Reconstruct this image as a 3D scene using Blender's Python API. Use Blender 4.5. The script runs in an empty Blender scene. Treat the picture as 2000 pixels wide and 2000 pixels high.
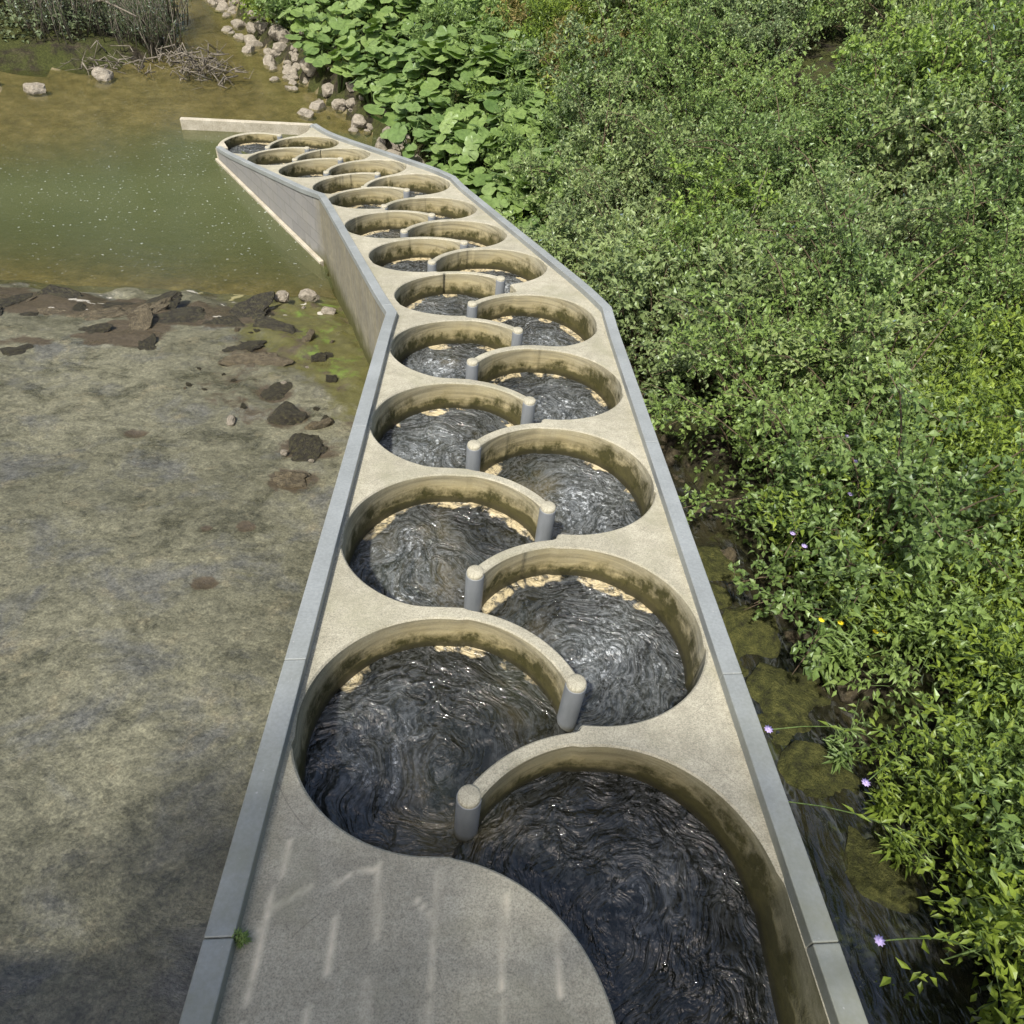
import bpy, math, random
import numpy as np
from mathutils import Vector, Matrix, noise as mnoise

# ------------------------------------------------------------------ camera, sky, sun, exposure
SC = bpy.context.scene
COL = SC.collection
cam_d = bpy.data.cameras.new("camera")
cam = bpy.data.objects.new("camera", cam_d)
COL.objects.link(cam)
cam_d.sensor_width = 36.0
cam_d.lens = 26.487
cam_d.clip_start = 0.05
cam_d.clip_end = 500
RT = Vector((0.99665366, -0.01275237, 0.0807395))
UP = Vector((-0.04615664, 0.72740835, 0.68465076))
FW = Vector((0.06746151, 0.68608634, -0.72438559))
cam.matrix_world = Matrix(((RT.x, UP.x, -FW.x, 0.0), (RT.y, UP.y, -FW.y, 0.5551),
                           (RT.z, UP.z, -FW.z, 2.9396), (0, 0, 0, 1)))
SC.camera = cam

SUN_DIR = Vector((-0.24, -0.46, 0.855)).normalized()      # towards the sun: behind the camera, a little left
elev = math.asin(SUN_DIR.z)
azim = math.atan2(SUN_DIR.x, SUN_DIR.y)
world = bpy.data.worlds.new("World")
SC.world = world
world.use_nodes = True
wn = world.node_tree.nodes
sky = wn.new("ShaderNodeTexSky")
sky.sky_type = 'NISHITA'
sky.sun_disc = False
sky.sun_elevation = elev
sky.sun_rotation = azim
sky.dust_density = 4.0
world.node_tree.links.new(sky.outputs[0], wn["Background"].inputs[0])
wn["Background"].inputs[1].default_value = 0.15
sun_d = bpy.data.lights.new("sun", 'SUN')
sun_d.energy = 4.2
sun_d.angle = math.radians(2.0)
sun_d.color = (1.0, 0.95, 0.86)
sun = bpy.data.objects.new("sun", sun_d)
COL.objects.link(sun)
sun.rotation_euler = SUN_DIR.to_track_quat('Z', 'Y').to_euler()
SC.view_settings.view_transform = 'Standard'
SC.view_settings.look = 'None'
SC.view_settings.exposure = 0.48
SC.view_settings.gamma = 1.0
SC.render.engine = 'CYCLES'
SC.cycles.max_bounces = 6
SC.cycles.transparent_max_bounces = 8
SC.cycles.use_denoising = True

rng = np.random.default_rng(7)
random.seed(7)

# ------------------------------------------------------------------ helpers
def tag(o, label=None, cat=None, group=None, kind=None):
    if label: o["label"] = label
    if cat: o["category"] = cat
    if group: o["group"] = group
    if kind: o["kind"] = kind
    return o

def empty(name, loc=(0, 0, 0)):
    o = bpy.data.objects.new(name, None)
    o.location = loc
    o.empty_display_size = 0.1
    COL.objects.link(o)
    return o

def mesh_data(name, verts, faces, mat=None, smooth=True, attrs=None, face_mat=None):
    """faces: list of index sequences, or one (n,k) array."""
    me = bpy.data.meshes.new(name)
    verts = np.asarray(verts, dtype=np.float32)
    if isinstance(faces, np.ndarray):
        n, k = faces.shape
        me.vertices.add(len(verts)); me.vertices.foreach_set("co", verts.ravel())
        me.loops.add(n * k); me.loops.foreach_set("vertex_index", faces.astype(np.int32).ravel())
        me.polygons.add(n)
        me.polygons.foreach_set("loop_start", np.arange(0, n * k, k, dtype=np.int32))
        me.polygons.foreach_set("loop_total", np.full(n, k, dtype=np.int32))
        me.update(calc_edges=True)
    else:
        me.from_pydata([tuple(map(float, v)) for v in verts], [], [tuple(f) for f in faces])
    me.polygons.foreach_set("use_smooth", np.full(len(me.polygons), smooth, dtype=bool))
    for an, (dom, arr) in (attrs or {}).items():
        arr = np.asarray(arr, dtype=np.float32)
        if arr.ndim == 1:
            a = me.attributes.new(an, 'FLOAT', dom); a.data.foreach_set("value", arr)
        else:
            a = me.attributes.new(an, 'FLOAT_VECTOR', dom); a.data.foreach_set("vector", arr.ravel())
    if mat:
        me.materials.append(mat)
    me.validate()
    return me

def obj(name, me, parent=None, loc=None):
    o = bpy.data.objects.new(name, me)
    COL.objects.link(o)
    if parent: o.parent = parent
    if loc is not None: o.location = loc
    return o

def copy_tree(o, parent=None):
    c = o.copy(); COL.objects.link(c); c.parent = parent
    for ch in o.children:
        copy_tree(ch, c)
    return c

class MB:
    """collects simple shapes into one mesh"""
    def __init__(s): s.v = []; s.f = []
    def add(s, vs, fs):
        b = len(s.v); s.v += [tuple(v) for v in vs]; s.f += [tuple(i + b for i in f) for f in fs]
    def tube(s, pts, rad, n=6):
        pts = [Vector(p) for p in pts]
        rads = rad if isinstance(rad, (list, tuple)) else [rad] * len(pts)
        vs = []; fs = []
        ref = Vector((0.3, 0.2, 1)).normalized()
        for i, p in enumerate(pts):
            t = (pts[min(i + 1, len(pts) - 1)] - pts[max(i - 1, 0)]).normalized()
            a = t.cross(ref)
            if a.length < 1e-3: a = t.cross(Vector((1, 0, 0)))
            a.normalize(); b = t.cross(a)
            for k in range(n):
                an = 2 * math.pi * k / n
                vs.append(p + (a * math.cos(an) + b * math.sin(an)) * rads[i])
        for i in range(len(pts) - 1):
            for k in range(n):
                k2 = (k + 1) % n
                fs.append((i * n + k, (i + 1) * n + k, (i + 1) * n + k2, i * n + k2))
        fs.append(tuple(range(n))); fs.append(tuple(reversed(range((len(pts) - 1) * n, len(pts) * n))))
        s.add(vs, fs)
    def mesh(s, name, mat, smooth=True):
        return mesh_data(name, s.v, s.f, mat, smooth)

def bevel(o, w=0.004, seg=2):
    m = o.modifiers.new("bevel", 'BEVEL'); m.width = w; m.segments = seg; m.limit_method = 'ANGLE'
    return o

# value noise on numpy arrays
_P = rng.permutation(256); _G = rng.random(256)
def vnoise(x, y, seed=0):
    x = np.asarray(x, float) + seed * 17.3; y = np.asarray(y, float) + seed * 9.7
    xi = np.floor(x).astype(int); yi = np.floor(y).astype(int)
    fx = x - xi; fy = y - yi
    fx = fx * fx * (3 - 2 * fx); fy = fy * fy * (3 - 2 * fy)
    def h(a, b): return _G[_P[(a + _P[b & 255]) & 255]]
    return (h(xi, yi) * (1 - fx) + h(xi + 1, yi) * fx) * (1 - fy) + (h(xi, yi + 1) * (1 - fx) + h(xi + 1, yi + 1) * fx) * fy
def fbm(x, y, o=4, seed=0):
    s = 0; a = .5; t = 0
    for i in range(o):
        s = s + a * vnoise(x * 2 ** i, y * 2 ** i, seed + i); t += a; a *= .5
    return s / t
def sstep(a, b, x):
    t = np.clip((np.asarray(x, float) - a) / (b - a), 0, 1); return t * t * (3 - 2 * t)

# ------------------------------------------------------------------ materials
class NT:
    def __init__(s, name):
        s.m = bpy.data.materials.new(name); s.m.use_nodes = True
        s.t = s.m.node_tree; s.t.nodes.clear()
        s.out = s.t.nodes.new("ShaderNodeOutputMaterial")
    def n(s, typ, **kw):
        nd = s.t.nodes.new("ShaderNode" + typ)
        for k, v in kw.items():
            if k.startswith("i_"):
                key = k[2:]
                key = int(key) if key.isdigit() else key.replace("_", " ")
                s.set(nd.inputs[key], v)
            else: setattr(nd, k, v)
        return nd
    def set(s, inp, v):
        if isinstance(v, bpy.types.NodeSocket): s.t.links.new(v, inp)
        elif isinstance(v, bpy.types.Node): s.t.links.new(v.outputs[0], inp)
        else:
            if isinstance(v, tuple) and len(v) == 3 and inp.type == 'RGBA': v = v + (1,)
            inp.default_value = v
    def attr(s, name): return s.n("Attribute", attribute_name=name)
    def coord(s, scale=(1, 1, 1), src='Object', rot=(0, 0, 0)):
        tc = s.n("TexCoord")
        mp = s.n("Mapping"); s.set(mp.inputs[0], tc.outputs[src]); mp.inputs['Scale'].default_value = scale
        mp.inputs['Rotation'].default_value = rot
        return mp.outputs[0]
    def noise(s, vec, scale, detail=6, rough=.6, dist=0):
        nd = s.n("TexNoise"); s.set(nd.inputs['Vector'], vec); nd.inputs['Scale'].default_value = scale
        nd.inputs['Detail'].default_value = detail; nd.inputs['Roughness'].default_value = rough
        nd.inputs['Distortion'].default_value = dist
        return nd.outputs[0]
    def ramp(s, fac, stops):
        nd = s.n("ValToRGB"); s.set(nd.inputs[0], fac); cr = nd.color_ramp
        while len(cr.elements) < len(stops): cr.elements.new(0.5)
        for e, (p, c) in zip(cr.elements, stops):
            e.position = p; e.color = (c, c, c, 1) if not isinstance(c, tuple) else tuple(c) + (1,)
        return nd.outputs[0]
    def mix(s, fac, a, b, mode='MIX'):
        nd = s.n("MixRGB", blend_type=mode); s.set(nd.inputs[0], fac); s.set(nd.inputs[1], a); s.set(nd.inputs[2], b)
        return nd.outputs[0]
    def math(s, op, a, b=0.0, c=None, clamp=False):
        nd = s.n("Math", operation=op, use_clamp=clamp); s.set(nd.inputs[0], a); s.set(nd.inputs[1], b)
        if c is not None: s.set(nd.inputs[2], c)
        return nd.outputs[0]
    def mrange(s, v, a, b, c=0., d=1., smooth=False):
        nd = s.n("MapRange"); nd.clamp = True
        if smooth: nd.interpolation_type = 'SMOOTHSTEP'
        s.set(nd.inputs[0], v)
        for i, q in enumerate((a, b, c, d)): s.set(nd.inputs[i + 1], q)
        return nd.outputs[0]
    def bump(s, h, strength=.5, dist=.01, normal=None):
        nd = s.n("Bump"); nd.inputs['Strength'].default_value = strength; nd.inputs['Distance'].default_value = dist
        s.set(nd.inputs['Height'], h)
        if normal: s.set(nd.inputs['Normal'], normal)
        return nd.outputs[0]
    def bsdf(s, col, rough=.8, normal=None, spec=.4, metal=0.):
        nd = s.n("BsdfPrincipled"); s.set(nd.inputs['Base Color'], col); s.set(nd.inputs['Roughness'], rough)
        nd.inputs['Specular IOR Level'].default_value = spec; nd.inputs['Metallic'].default_value = metal
        if normal: s.set(nd.inputs['Normal'], normal)
        return nd
    def done(s, sh):
        s.set(s.out.inputs[0], sh); return s.m

def mat_concrete():
    t = NT("concrete"); v = t.coord()
    big = t.noise(v, 1.3, 5, .6); mid = t.noise(v, 9, 6, .65); fine = t.noise(v, 140, 3, .6); fine2 = t.noise(v, 55, 3, .7)
    base = t.ramp(big, [(.3, (.315, .300, .230)), (.7, (.465, .440, .340))])
    base = t.mix(t.ramp(mid, [(.35, .55), (.65, 0)]), base, (.25, .235, .175))
    base = t.mix(.75, base, t.ramp(fine, [(.3, .45), (.5, .95), (.72, 1.25)]), 'MULTIPLY')
    base = t.mix(.5, base, t.ramp(fine2, [(.32, .7), (.6, 1.12)]), 'MULTIPLY')
    # the rim joint of every precast basin ring
    rim = t.attr("rim").outputs['Fac']
    up = t.attr("up").outputs['Fac']
    seam = t.math('SUBTRACT', 1, t.math('MULTIPLY', t.math('ABSOLUTE', t.math('SUBTRACT', rim, .082)), 260, clamp=False), clamp=True)
    seamn = t.math('MULTIPLY', t.math('MULTIPLY', seam, up), t.ramp(t.noise(v, 3, 3), [(.45, 0), (.6, .55)]))
    base = t.mix(seamn, base, (.11, .10, .08))
    # light laitance streaks left by the formwork on the near slab
    st = t.attr("streak").outputs['Fac']
    base = t.mix(t.math('MULTIPLY', st, t.ramp(t.noise(v, 14, 5), [(.3, .4), (.62, .95)])), base, (.66, .60, .45))
    # walls: water marks, moss, wet band
    h = t.attr("wet").outputs['Fac']
    msk = t.attr("moss").outputs['Fac']
    edge = t.math('ADD', h, t.math('MULTIPLY', t.math('SUBTRACT', t.noise(t.coord((1, 1, 1)), 5, 6, .65), .5), .30))
    wall = t.math('SUBTRACT', 1, up)
    ochre = t.mix(t.math('MULTIPLY', wall, t.mrange(edge, .36, .10)), base, (.33, .27, .13))
    cmb = t.n("CombineXYZ"); sp = t.n("SeparateXYZ"); t.set(sp.inputs[0], v)
    t.set(cmb.inputs[0], t.math('MULTIPLY', sp.outputs[0], 1.1)); t.set(cmb.inputs[1], t.math('MULTIPLY', sp.outputs[1], 1.1)); t.set(cmb.inputs[2], t.math('MULTIPLY', h, 22))
    band = t.ramp(t.noise(cmb.outputs[0], 1.3, 4, .6, .2), [(.34, .62), (.5, 1.0), (.66, 1.22)])
    ochre = t.mix(t.math('MULTIPLY', wall, .30), ochre, (.36, .325, .19))
    ochre = t.mix(t.math('MULTIPLY', wall, .85), ochre, band, 'MULTIPLY')
    mossc = t.mix(t.noise(v, 30, 4), (.020, .020, .007), (.085, .078, .022))
    lim = t.math('ADD', t.math('MULTIPLY', msk, .22), .085)
    mf = t.mrange(t.math('SUBTRACT', lim, edge), -.045, .035)
    patch = t.ramp(t.noise(t.coord((1, 1, .6)), 7, 7, .7), [(.38, .0), (.56, 1.)])
    mf = t.math('MULTIPLY', t.math('MULTIPLY', mf, wall), t.math('MAXIMUM', patch, t.mrange(t.math('SUBTRACT', t.math('MULTIPLY', lim, .62), edge), -.02, .03, 0, .92)))
    gr = t.math('MULTIPLY', wall, t.mrange(t.math('ADD', t.n("SeparateXYZ", i_0=v).outputs[1], t.math('MULTIPLY', t.noise(v, 2.2, 5), .8)), 3.2, 1.6))
    ochre = t.mix(t.math('MULTIPLY', gr, t.ramp(t.noise(v, 5, 6, .7), [(.3, .45), (.6, .95)])), ochre, (.125, .120, .060))
    stn = t.math('MULTIPLY', up, t.ramp(t.noise(v, 2.0, 7, .68, .3), [(.50, 0), (.68, .55)]))
    ochre = t.mix(stn, ochre, (.24, .235, .155))
    col = t.mix(mf, ochre, mossc)
    wetb = t.math('MULTIPLY', wall, t.mrange(h, .075, .025))
    col = t.mix(t.math('MULTIPLY', wetb, .7), col, (.03, .028, .018))
    bh = t.math('ADD', t.math('MULTIPLY', fine2, .6), t.math('ADD', mid, t.math('MULTIPLY', mf, 1.5)))
    nrm = t.bump(bh, .5, .006)
    rough = t.mrange(h, .0, .15, .35, .85)
    return t.done(t.bsdf(col, rough, nrm, .35))

def mat_outer_concrete():
    t = NT("weathered_concrete"); v = t.coord(); vs = t.coord((6, 6, .5))
    z = t.attr("up2").outputs['Fac']
    c = t.mix(t.ramp(t.noise(v, 1.5, 5), [(.35, 0), (.65, 1)]), (.20, .195, .17), (.30, .285, .22))
    c = t.mix(t.ramp(t.noise(vs, 2.2, 5), [(.4, .0), (.7, .6)]), c, (.25, .215, .10))
    c = t.mix(t.ramp(t.noise(v, 12, 5), [(.35, .6), (.6, 0)]), c, (.15, .14, .11))
    sec = t.attr("grey").outputs['Fac']
    c = t.mix(t.math('MULTIPLY', sec, .7), c, (.24, .245, .255))
    br = t.n("TexBrick"); t.set(br.inputs['Vector'], t.attr("buv").outputs['Vector'])
    br.inputs['Color1'].default_value = (1, 1, 1, 1); br.inputs['Color2'].default_value = (.85, .85, .85, 1); br.inputs['Mortar'].default_value = (.6, .6, .58, 1)
    br.inputs['Scale'].default_value = 1; br.inputs['Brick Width'].default_value = .5; br.inputs['Row Height'].default_value = .22; br.inputs['Mortar Size'].default_value = .008
    c = t.mix(t.math('MULTIPLY', sec, .8), c, br.outputs[0], 'MULTIPLY')
    low = t.math('ADD', z, t.math('MULTIPLY', t.math('SUBTRACT', t.noise(v, 5, 5), .5), .5))
    c = t.mix(t.mrange(low, .38, .05), c, (.075, .075, .022))
    return t.done(t.bsdf(c, .85, t.bump(t.noise(v, 40, 5), .5, .008), .3))

def mat_steel():
    t = NT("galvanised_steel"); v = t.coord()
    c = t.ramp(t.noise(v, 2.2, 6), [(.3, (.255, .275, .27)), (.7, (.345, .370, .368))])
    c = t.mix(.35, c, t.ramp(t.noise(v, 60, 3), [(.35, .7), (.65, 1.15)]), 'MULTIPLY')
    alg = t.attr("near").outputs['Fac']
    c = t.mix(t.math('MULTIPLY', alg, t.ramp(t.noise(v, 3.0, 6, .7), [(.35, .35), (.7, 1.0)])), c, (.20, .205, .135))
    c = t.mix(t.ramp(t.noise(v, 38, 2, .5), [(.72, 0), (.76, .6)]), c, (.45, .45, .42))
    return t.done(t.bsdf(c, .55, t.bump(t.noise(v, 90, 4), .25, .002), .45, .25))

def mat_pipe():
    t = NT("grey_plastic_pipe"); v = t.coord((1, 1, .35))
    c = t.ramp(t.noise(v, 11, 5), [(.3, (.15, .165, .175)), (.7, (.215, .232, .245))])
    h = t.attr("wet").outputs['Fac']
    c = t.mix(t.mrange(t.math('ADD', h, t.math('MULTIPLY', t.noise(t.coord(), 30, 4), .06)), .10, .02), c, (.085, .08, .045))
    return t.done(t.bsdf(c, .42, t.bump(t.noise(v, 60, 3), .15, .002), .5))

def mat_basin_water():
    t = NT("turbulent_water"); sw = t.attr("swirl").outputs['Vector']; v = t.coord()
    turb = t.attr("turb").outputs['Fac']
    nn = t.n("TexNoise"); t.set(nn.inputs['Vector'], v); nn.inputs['Scale'].default_value = 2.0; nn.inputs['Detail'].default_value = 2
    wv = t.n("VectorMath", operation='SCALE'); t.set(wv.inputs[0], nn.outputs['Color']); wv.inputs['Scale'].default_value = .8
    swm = t.n("VectorMath", operation='ADD'); t.set(swm.inputs[0], sw); t.set(swm.inputs[1], wv.outputs[0])
    st = t.n("Mapping"); t.set(st.inputs[0], swm.outputs[0]); st.inputs['Scale'].default_value = (1.0, .42, 1.0); s = st.outputs[0]
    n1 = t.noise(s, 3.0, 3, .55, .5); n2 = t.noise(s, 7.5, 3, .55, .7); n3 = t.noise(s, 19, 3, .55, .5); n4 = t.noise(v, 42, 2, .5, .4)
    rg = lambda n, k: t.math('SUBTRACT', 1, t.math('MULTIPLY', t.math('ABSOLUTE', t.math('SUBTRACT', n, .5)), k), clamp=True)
    hgt = t.math('ADD', t.math('MULTIPLY', n1, 1.5), t.math('ADD', t.math('MULTIPLY', n2, .85), t.math('ADD', t.math('MULTIPLY', n3, .34), t.math('MULTIPLY', n4, .10))))
    shallow = t.attr("shallow").outputs['Fac']
    lv = t.mix(t.ramp(t.math('ADD', t.noise(s, 2.4, 4, .6, .6), t.math('MULTIPLY', t.math('SUBTRACT', turb, .45), .55)), [(.40, 0), (.72, 1)]), (.008, .009, .007), (.034, .038, .034))
    brown = t.mix(t.ramp(t.noise(s, 3, 4), [(.4, 0), (.62, 1)]), (.024, .027, .014), (.095, .080, .042))
    col = t.mix(t.math('MULTIPLY', shallow, t.ramp(t.noise(v, 2.1, 4), [(.35, .15), (.6, 1)])), lv, brown)
    # silvery sky glints painted on the ripple crests, plus foam, thickest under the slots
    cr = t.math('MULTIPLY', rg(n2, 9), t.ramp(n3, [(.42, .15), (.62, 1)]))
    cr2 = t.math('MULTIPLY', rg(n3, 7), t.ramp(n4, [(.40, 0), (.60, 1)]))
    glint = t.math('ADD', t.math('MULTIPLY', cr, t.mrange(turb, .2, .75, .04, .20)), t.math('MULTIPLY', cr2, t.mrange(turb, .2, .8, .04, .15)))
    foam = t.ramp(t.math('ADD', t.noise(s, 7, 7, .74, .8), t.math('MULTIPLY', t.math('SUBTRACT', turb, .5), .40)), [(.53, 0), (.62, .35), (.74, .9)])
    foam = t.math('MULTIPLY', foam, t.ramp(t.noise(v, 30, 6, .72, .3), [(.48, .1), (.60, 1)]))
    fo = t.math('MAXIMUM', foam, glint)
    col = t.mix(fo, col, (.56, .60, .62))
    scum = t.attr("scum").outputs['Fac']
    sc = t.math('MULTIPLY', t.ramp(t.math('MULTIPLY', scum, t.ramp(t.noise(v, 2.6, 5, .6, .5), [(.40, .1), (.60, 1.0)])), [(.36, 0), (.50, .85)]), t.ramp(t.noise(v, 20, 6, .65, .7), [(.38, .15), (.52, 1)]))
    col = t.mix(sc, col, (.50, .42, .25))
    nrm = t.bump(hgt, .75, .062)
    rough = t.math('ADD', .035, t.math('MULTIPLY', t.math('MAXIMUM', foam, sc), .5))
    return t.done(t.bsdf(col, rough, nrm, .50))

def mat_stream():
    t = NT("dark_stream_water"); v = t.coord(); vs = t.coord((2.6, .9, 1), rot=(0, 0, -.05))
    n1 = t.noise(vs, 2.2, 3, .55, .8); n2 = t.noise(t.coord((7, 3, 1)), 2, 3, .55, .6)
    hgt = t.math('ADD', n1, t.math('MULTIPLY', n2, .4))
    c = t.mix(t.ramp(t.noise(v, 1.1, 6, .65, .4), [(.42, 0), (.62, 1)]), (.008, .009, .006), (.034, .030, .016))
    c = t.mix(t.ramp(t.noise(v, 3.4, 7, .7, .4), [(.54, 0), (.64, .85)]), c, (.040, .045, .012))
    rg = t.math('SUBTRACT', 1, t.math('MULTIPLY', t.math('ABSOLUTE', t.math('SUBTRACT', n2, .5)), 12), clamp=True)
    c = t.mix(t.math('MULTIPLY', rg, t.ramp(n1, [(.45, 0), (.65, .14)])), c, (.35, .38, .40))  # silver glints painted into the stream colour along ripple ridges
    return t.done(t.bsdf(c, .07, t.bump(hgt, .8, .05), .8))

def mat_pool():
    t = NT("murky_pool_water"); v = t.coord()
    d = t.attr("depth").outputs['Fac']
    r = t.math('ADD', t.noise(v, 5, 5, .6), t.math('MULTIPLY', t.noise(v, 22, 4, .6), .35))
    spk = t.ramp(t.noise(v, 15, 3, .5), [(.655, 0), (.69, 1)])  # small white reflections, painted as specks in the pool colour
    murk = t.mix(t.noise(v, .7, 4), (.060, .074, .030), (.092, .104, .048))
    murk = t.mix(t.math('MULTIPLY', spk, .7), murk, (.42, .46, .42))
    body = t.bsdf(murk, .10, t.bump(r, .35, .012), .35)
    gl = t.n("BsdfGlass"); gl.inputs['IOR'].default_value = 1.0; t.set(gl.inputs['Color'], (1, 1, 1))
    tr = t.n("BsdfTransparent"); t.set(tr.inputs[0], (.86, .84, .66))
    gs = t.n("BsdfGlossy"); t.set(gs.inputs['Color'], (1, 1, 1)); gs.inputs['Roughness'].default_value = .06
    t.set(gs.inputs['Normal'], t.bump(r, .35, .012))
    fr = t.n("Fresnel"); fr.inputs[0].default_value = 1.33
    m1 = t.n("MixShader"); t.set(m1.inputs[0], fr.outputs[0]); t.set(m1.inputs[1], tr.outputs[0]); t.set(m1.inputs[2], gs.outputs[0])
    m2 = t.n("MixShader"); t.set(m2.inputs[0], d); t.set(m2.inputs[1], m1.outputs[0]); t.set(m2.inputs[2], body.outputs[0])
    return t.done(m2.outputs[0])

def mat_apron():
    t = NT("wet_rock"); v = t.coord(); v2 = t.coord((1.0, 1.2, 1), rot=(0, 0, .5))
    big = t.noise(v, .5, 6, .62); mid = t.noise(v2, 1.9, 8, .70, .4); fine = t.noise(v2, 12, 7, .72, .5); vf = t.noise(v, 55, 4, .65)
    c = t.mix(t.ramp(big, [(.36, 0), (.62, 1)]), (.078, .077, .050), (.145, .141, .094))
    c = t.mix(t.ramp(mid, [(.36, .85), (.50, 0)]), c, (.050, .049, .030))
    c = t.mix(t.ramp(t.noise(v, 1.4, 7, .66, .4), [(.52, 0), (.66, .75)]), c, (.088, .090, .084))
    c = t.mix(t.ramp(t.noise(v, 3.1, 7, .7, .3), [(.56, 0), (.70, .5)]), c, (.21, .185, .115))
    c = t.mix(.7, c, t.ramp(fine, [(.3, .32), (.47, .9), (.66, 1.45)]), 'MULTIPLY')
    c = t.mix(.55, c, t.ramp(vf, [(.34, .40), (.50, 1.0), (.64, 1.55)]), 'MULTIPLY')
    c = t.mix(.45, c, t.ramp(t.noise(v2, 30, 4, .7), [(.34, .5), (.50, 1.0), (.66, 1.45)]), 'MULTIPLY')
    c = t.mix(t.ramp(t.noise(v, 7.5, 6, .75, .8), [(.66, 0), (.70, .8)]), c, (.040, .036, .022))
    c = t.mix(t.ramp(t.noise(v2, 30, 5, .7, .6), [(.66, 0), (.73, .6)]), c, (.33, .30, .20))
    moss = t.attr("moss").outputs['Fac']
    mm = t.math('ADD', t.math('MULTIPLY', moss, .36), t.math('MULTIPLY', t.noise(v, 2.6, 8, .74, .3), .85))
    c = t.mix(t.mrange(mm, .56, .70, 0, .85), c, t.mix(t.noise(v, 9, 6, .7), (.035, .034, .012), (.13, .125, .028)))
    c = t.mix(t.mrange(mm, .82, .92), c, (.115, .175, .028))
    dk = t.attr("dark").outputs['Fac']
    dd = t.math('ADD', dk, t.math('MULTIPLY', t.math('SUBTRACT', t.noise(v, 5, 7, .74, .4), .5), 1.2))
    c = t.mix(t.mrange(dd, .45, .62), c, t.mix(t.noise(v, 22, 5, .7), (.008, .007, .005), (.125, .10, .062)))
    pl = t.attr("pale").outputs['Fac']
    c = t.mix(t.mrange(t.math('ADD', pl, t.math('MULTIPLY', t.math('SUBTRACT', t.noise(v, 14, 5, .7), .5), .9)), .55, .7), c, (.42, .40, .34))
    hgt = t.math('ADD', t.math('MULTIPLY', mid, 1.4), t.math('ADD', t.math('MULTIPLY', t.noise(v2, 9, 4, .55, .3), .5), t.math('MULTIPLY', vf, .10)))
    rough = t.mrange(mid, .35, .6, .22, .50)
    return t.done(t.bsdf(c, rough, t.bump(hgt, .55, .035), .55))

def mat_simple(name, stops, scale=4, bump=.02, rough=.9, fine=30, streak=(1, 1, 1), spec=.25):
    t = NT(name); v = t.coord(streak)
    c = t.ramp(t.noise(v, scale, 7, .68), stops)
    c = t.mix(.7, c, t.ramp(t.noise(v, fine, 4, .65), [(.32, .5), (.66, 1.35)]), 'MULTIPLY')
    return t.done(t.bsdf(c, rough, t.bump(t.noise(v, scale * 3, 6, .65), .8, bump), spec))

def mat_leaf(name, dark, mid, light, trans=.35, gloss=.10):
    t = NT(name)
    f = t.attr("tint").outputs['Fac']
    oi = t.n("ObjectInfo")
    c = t.ramp(f, [(.0, dark), (.55, mid), (1., light)])
    c = t.mix(t.mrange(oi.outputs['Random'], 0, 1, 0, .30), c, tuple(a * 1.25 for a in light[:2]) + (light[2] * .7,))
    c = t.mix(.8, c, t.ramp(t.noise(t.coord(), 16, 4, .65), [(.32, .62), (.5, 1.0), (.68, 1.22)]), 'MULTIPLY')
    d = t.n("BsdfDiffuse"); t.set(d.inputs[0], c)
    tr = t.n("BsdfTranslucent"); t.set(tr.inputs[0], t.mix(1, c, (1.25, 1.35, .55), 'MULTIPLY'))
    m = t.n("MixShader"); m.inputs[0].default_value = trans; t.set(m.inputs[1], d.outputs[0]); t.set(m.inputs[2], tr.outputs[0])
    g = t.n("BsdfGlossy"); g.inputs['Roughness'].default_value = .38; t.set(g.inputs['Color'], (.75, .85, .8))
    fr = t.n("Fresnel"); fr.inputs[0].default_value = 1.4
    m2 = t.n("MixShader"); t.set(m2.inputs[0], t.math('MULTIPLY', fr.outputs[0], gloss * 10)); t.set(m2.inputs[1], m.outputs[0]); t.set(m2.inputs[2], g.outputs[0])
    return t.done(m2.outputs[0])

M_CON = mat_concrete(); M_OUT = mat_outer_concrete(); M_STEEL = mat_steel(); M_PIPE = mat_pipe()
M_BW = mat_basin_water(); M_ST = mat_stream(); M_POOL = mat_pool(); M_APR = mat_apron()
M_BED = mat_simple("river_gravel", [(.3, (.085, .072, .036)), (.52, (.165, .14, .075)), (.72, (.25, .215, .13))], 3.0, .03, .8, 22)
def mat_soil():
    t = NT("bank_soil"); v = t.coord()
    c = t.ramp(t.noise(v, 3, 7, .7), [(.3, (.010, .009, .006)), (.5, (.028, .023, .014)), (.72, (.080, .068, .042))])
    c = t.mix(t.ramp(t.noise(v, 1.6, 7, .7, .4), [(.42, 0), (.54, .9)]), c, t.mix(t.noise(v, 20, 4), (.022, .030, .006), (.070, .078, .018)))
    c = t.mix(.7, c, t.ramp(t.noise(v, 24, 5, .7), [(.32, .4), (.66, 1.5)]), 'MULTIPLY')
    return t.done(t.bsdf(c, .9, t.bump(t.noise(v, 7, 8, .72), 1.0, .09), .25))
M_SOIL = mat_soil(); M_SOIL0 = mat_simple("bare_soil", [(.3, (.018, .014, .008)), (.55, (.055, .042, .022)), (.75, (.10, .078, .045))], 3.0, .05, .95)
M_PALE = mat_simple("pale_limestone", [(.3, (.17, .15, .115)), (.6, (.31, .28, .225)), (.8, (.46, .43, .37))], 3, .04, .85)
M_DROCK = mat_simple("dark_wet_rock", [(.3, (.010, .010, .008)), (.55, (.035, .031, .022)), (.8, (.085, .075, .05))], 5, .05, .4, 26, spec=.5)
M_WOOD = mat_simple("bleached_driftwood", [(.3, (.07, .060, .045)), (.7, (.25, .225, .18))], 7, .01, .8, 40, (1, 1, .25))
M_STEM = mat_simple("shrub_stems", [(.3, (.05, .036, .022)), (.7, (.15, .115, .075))], 9, .005, .8)
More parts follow.
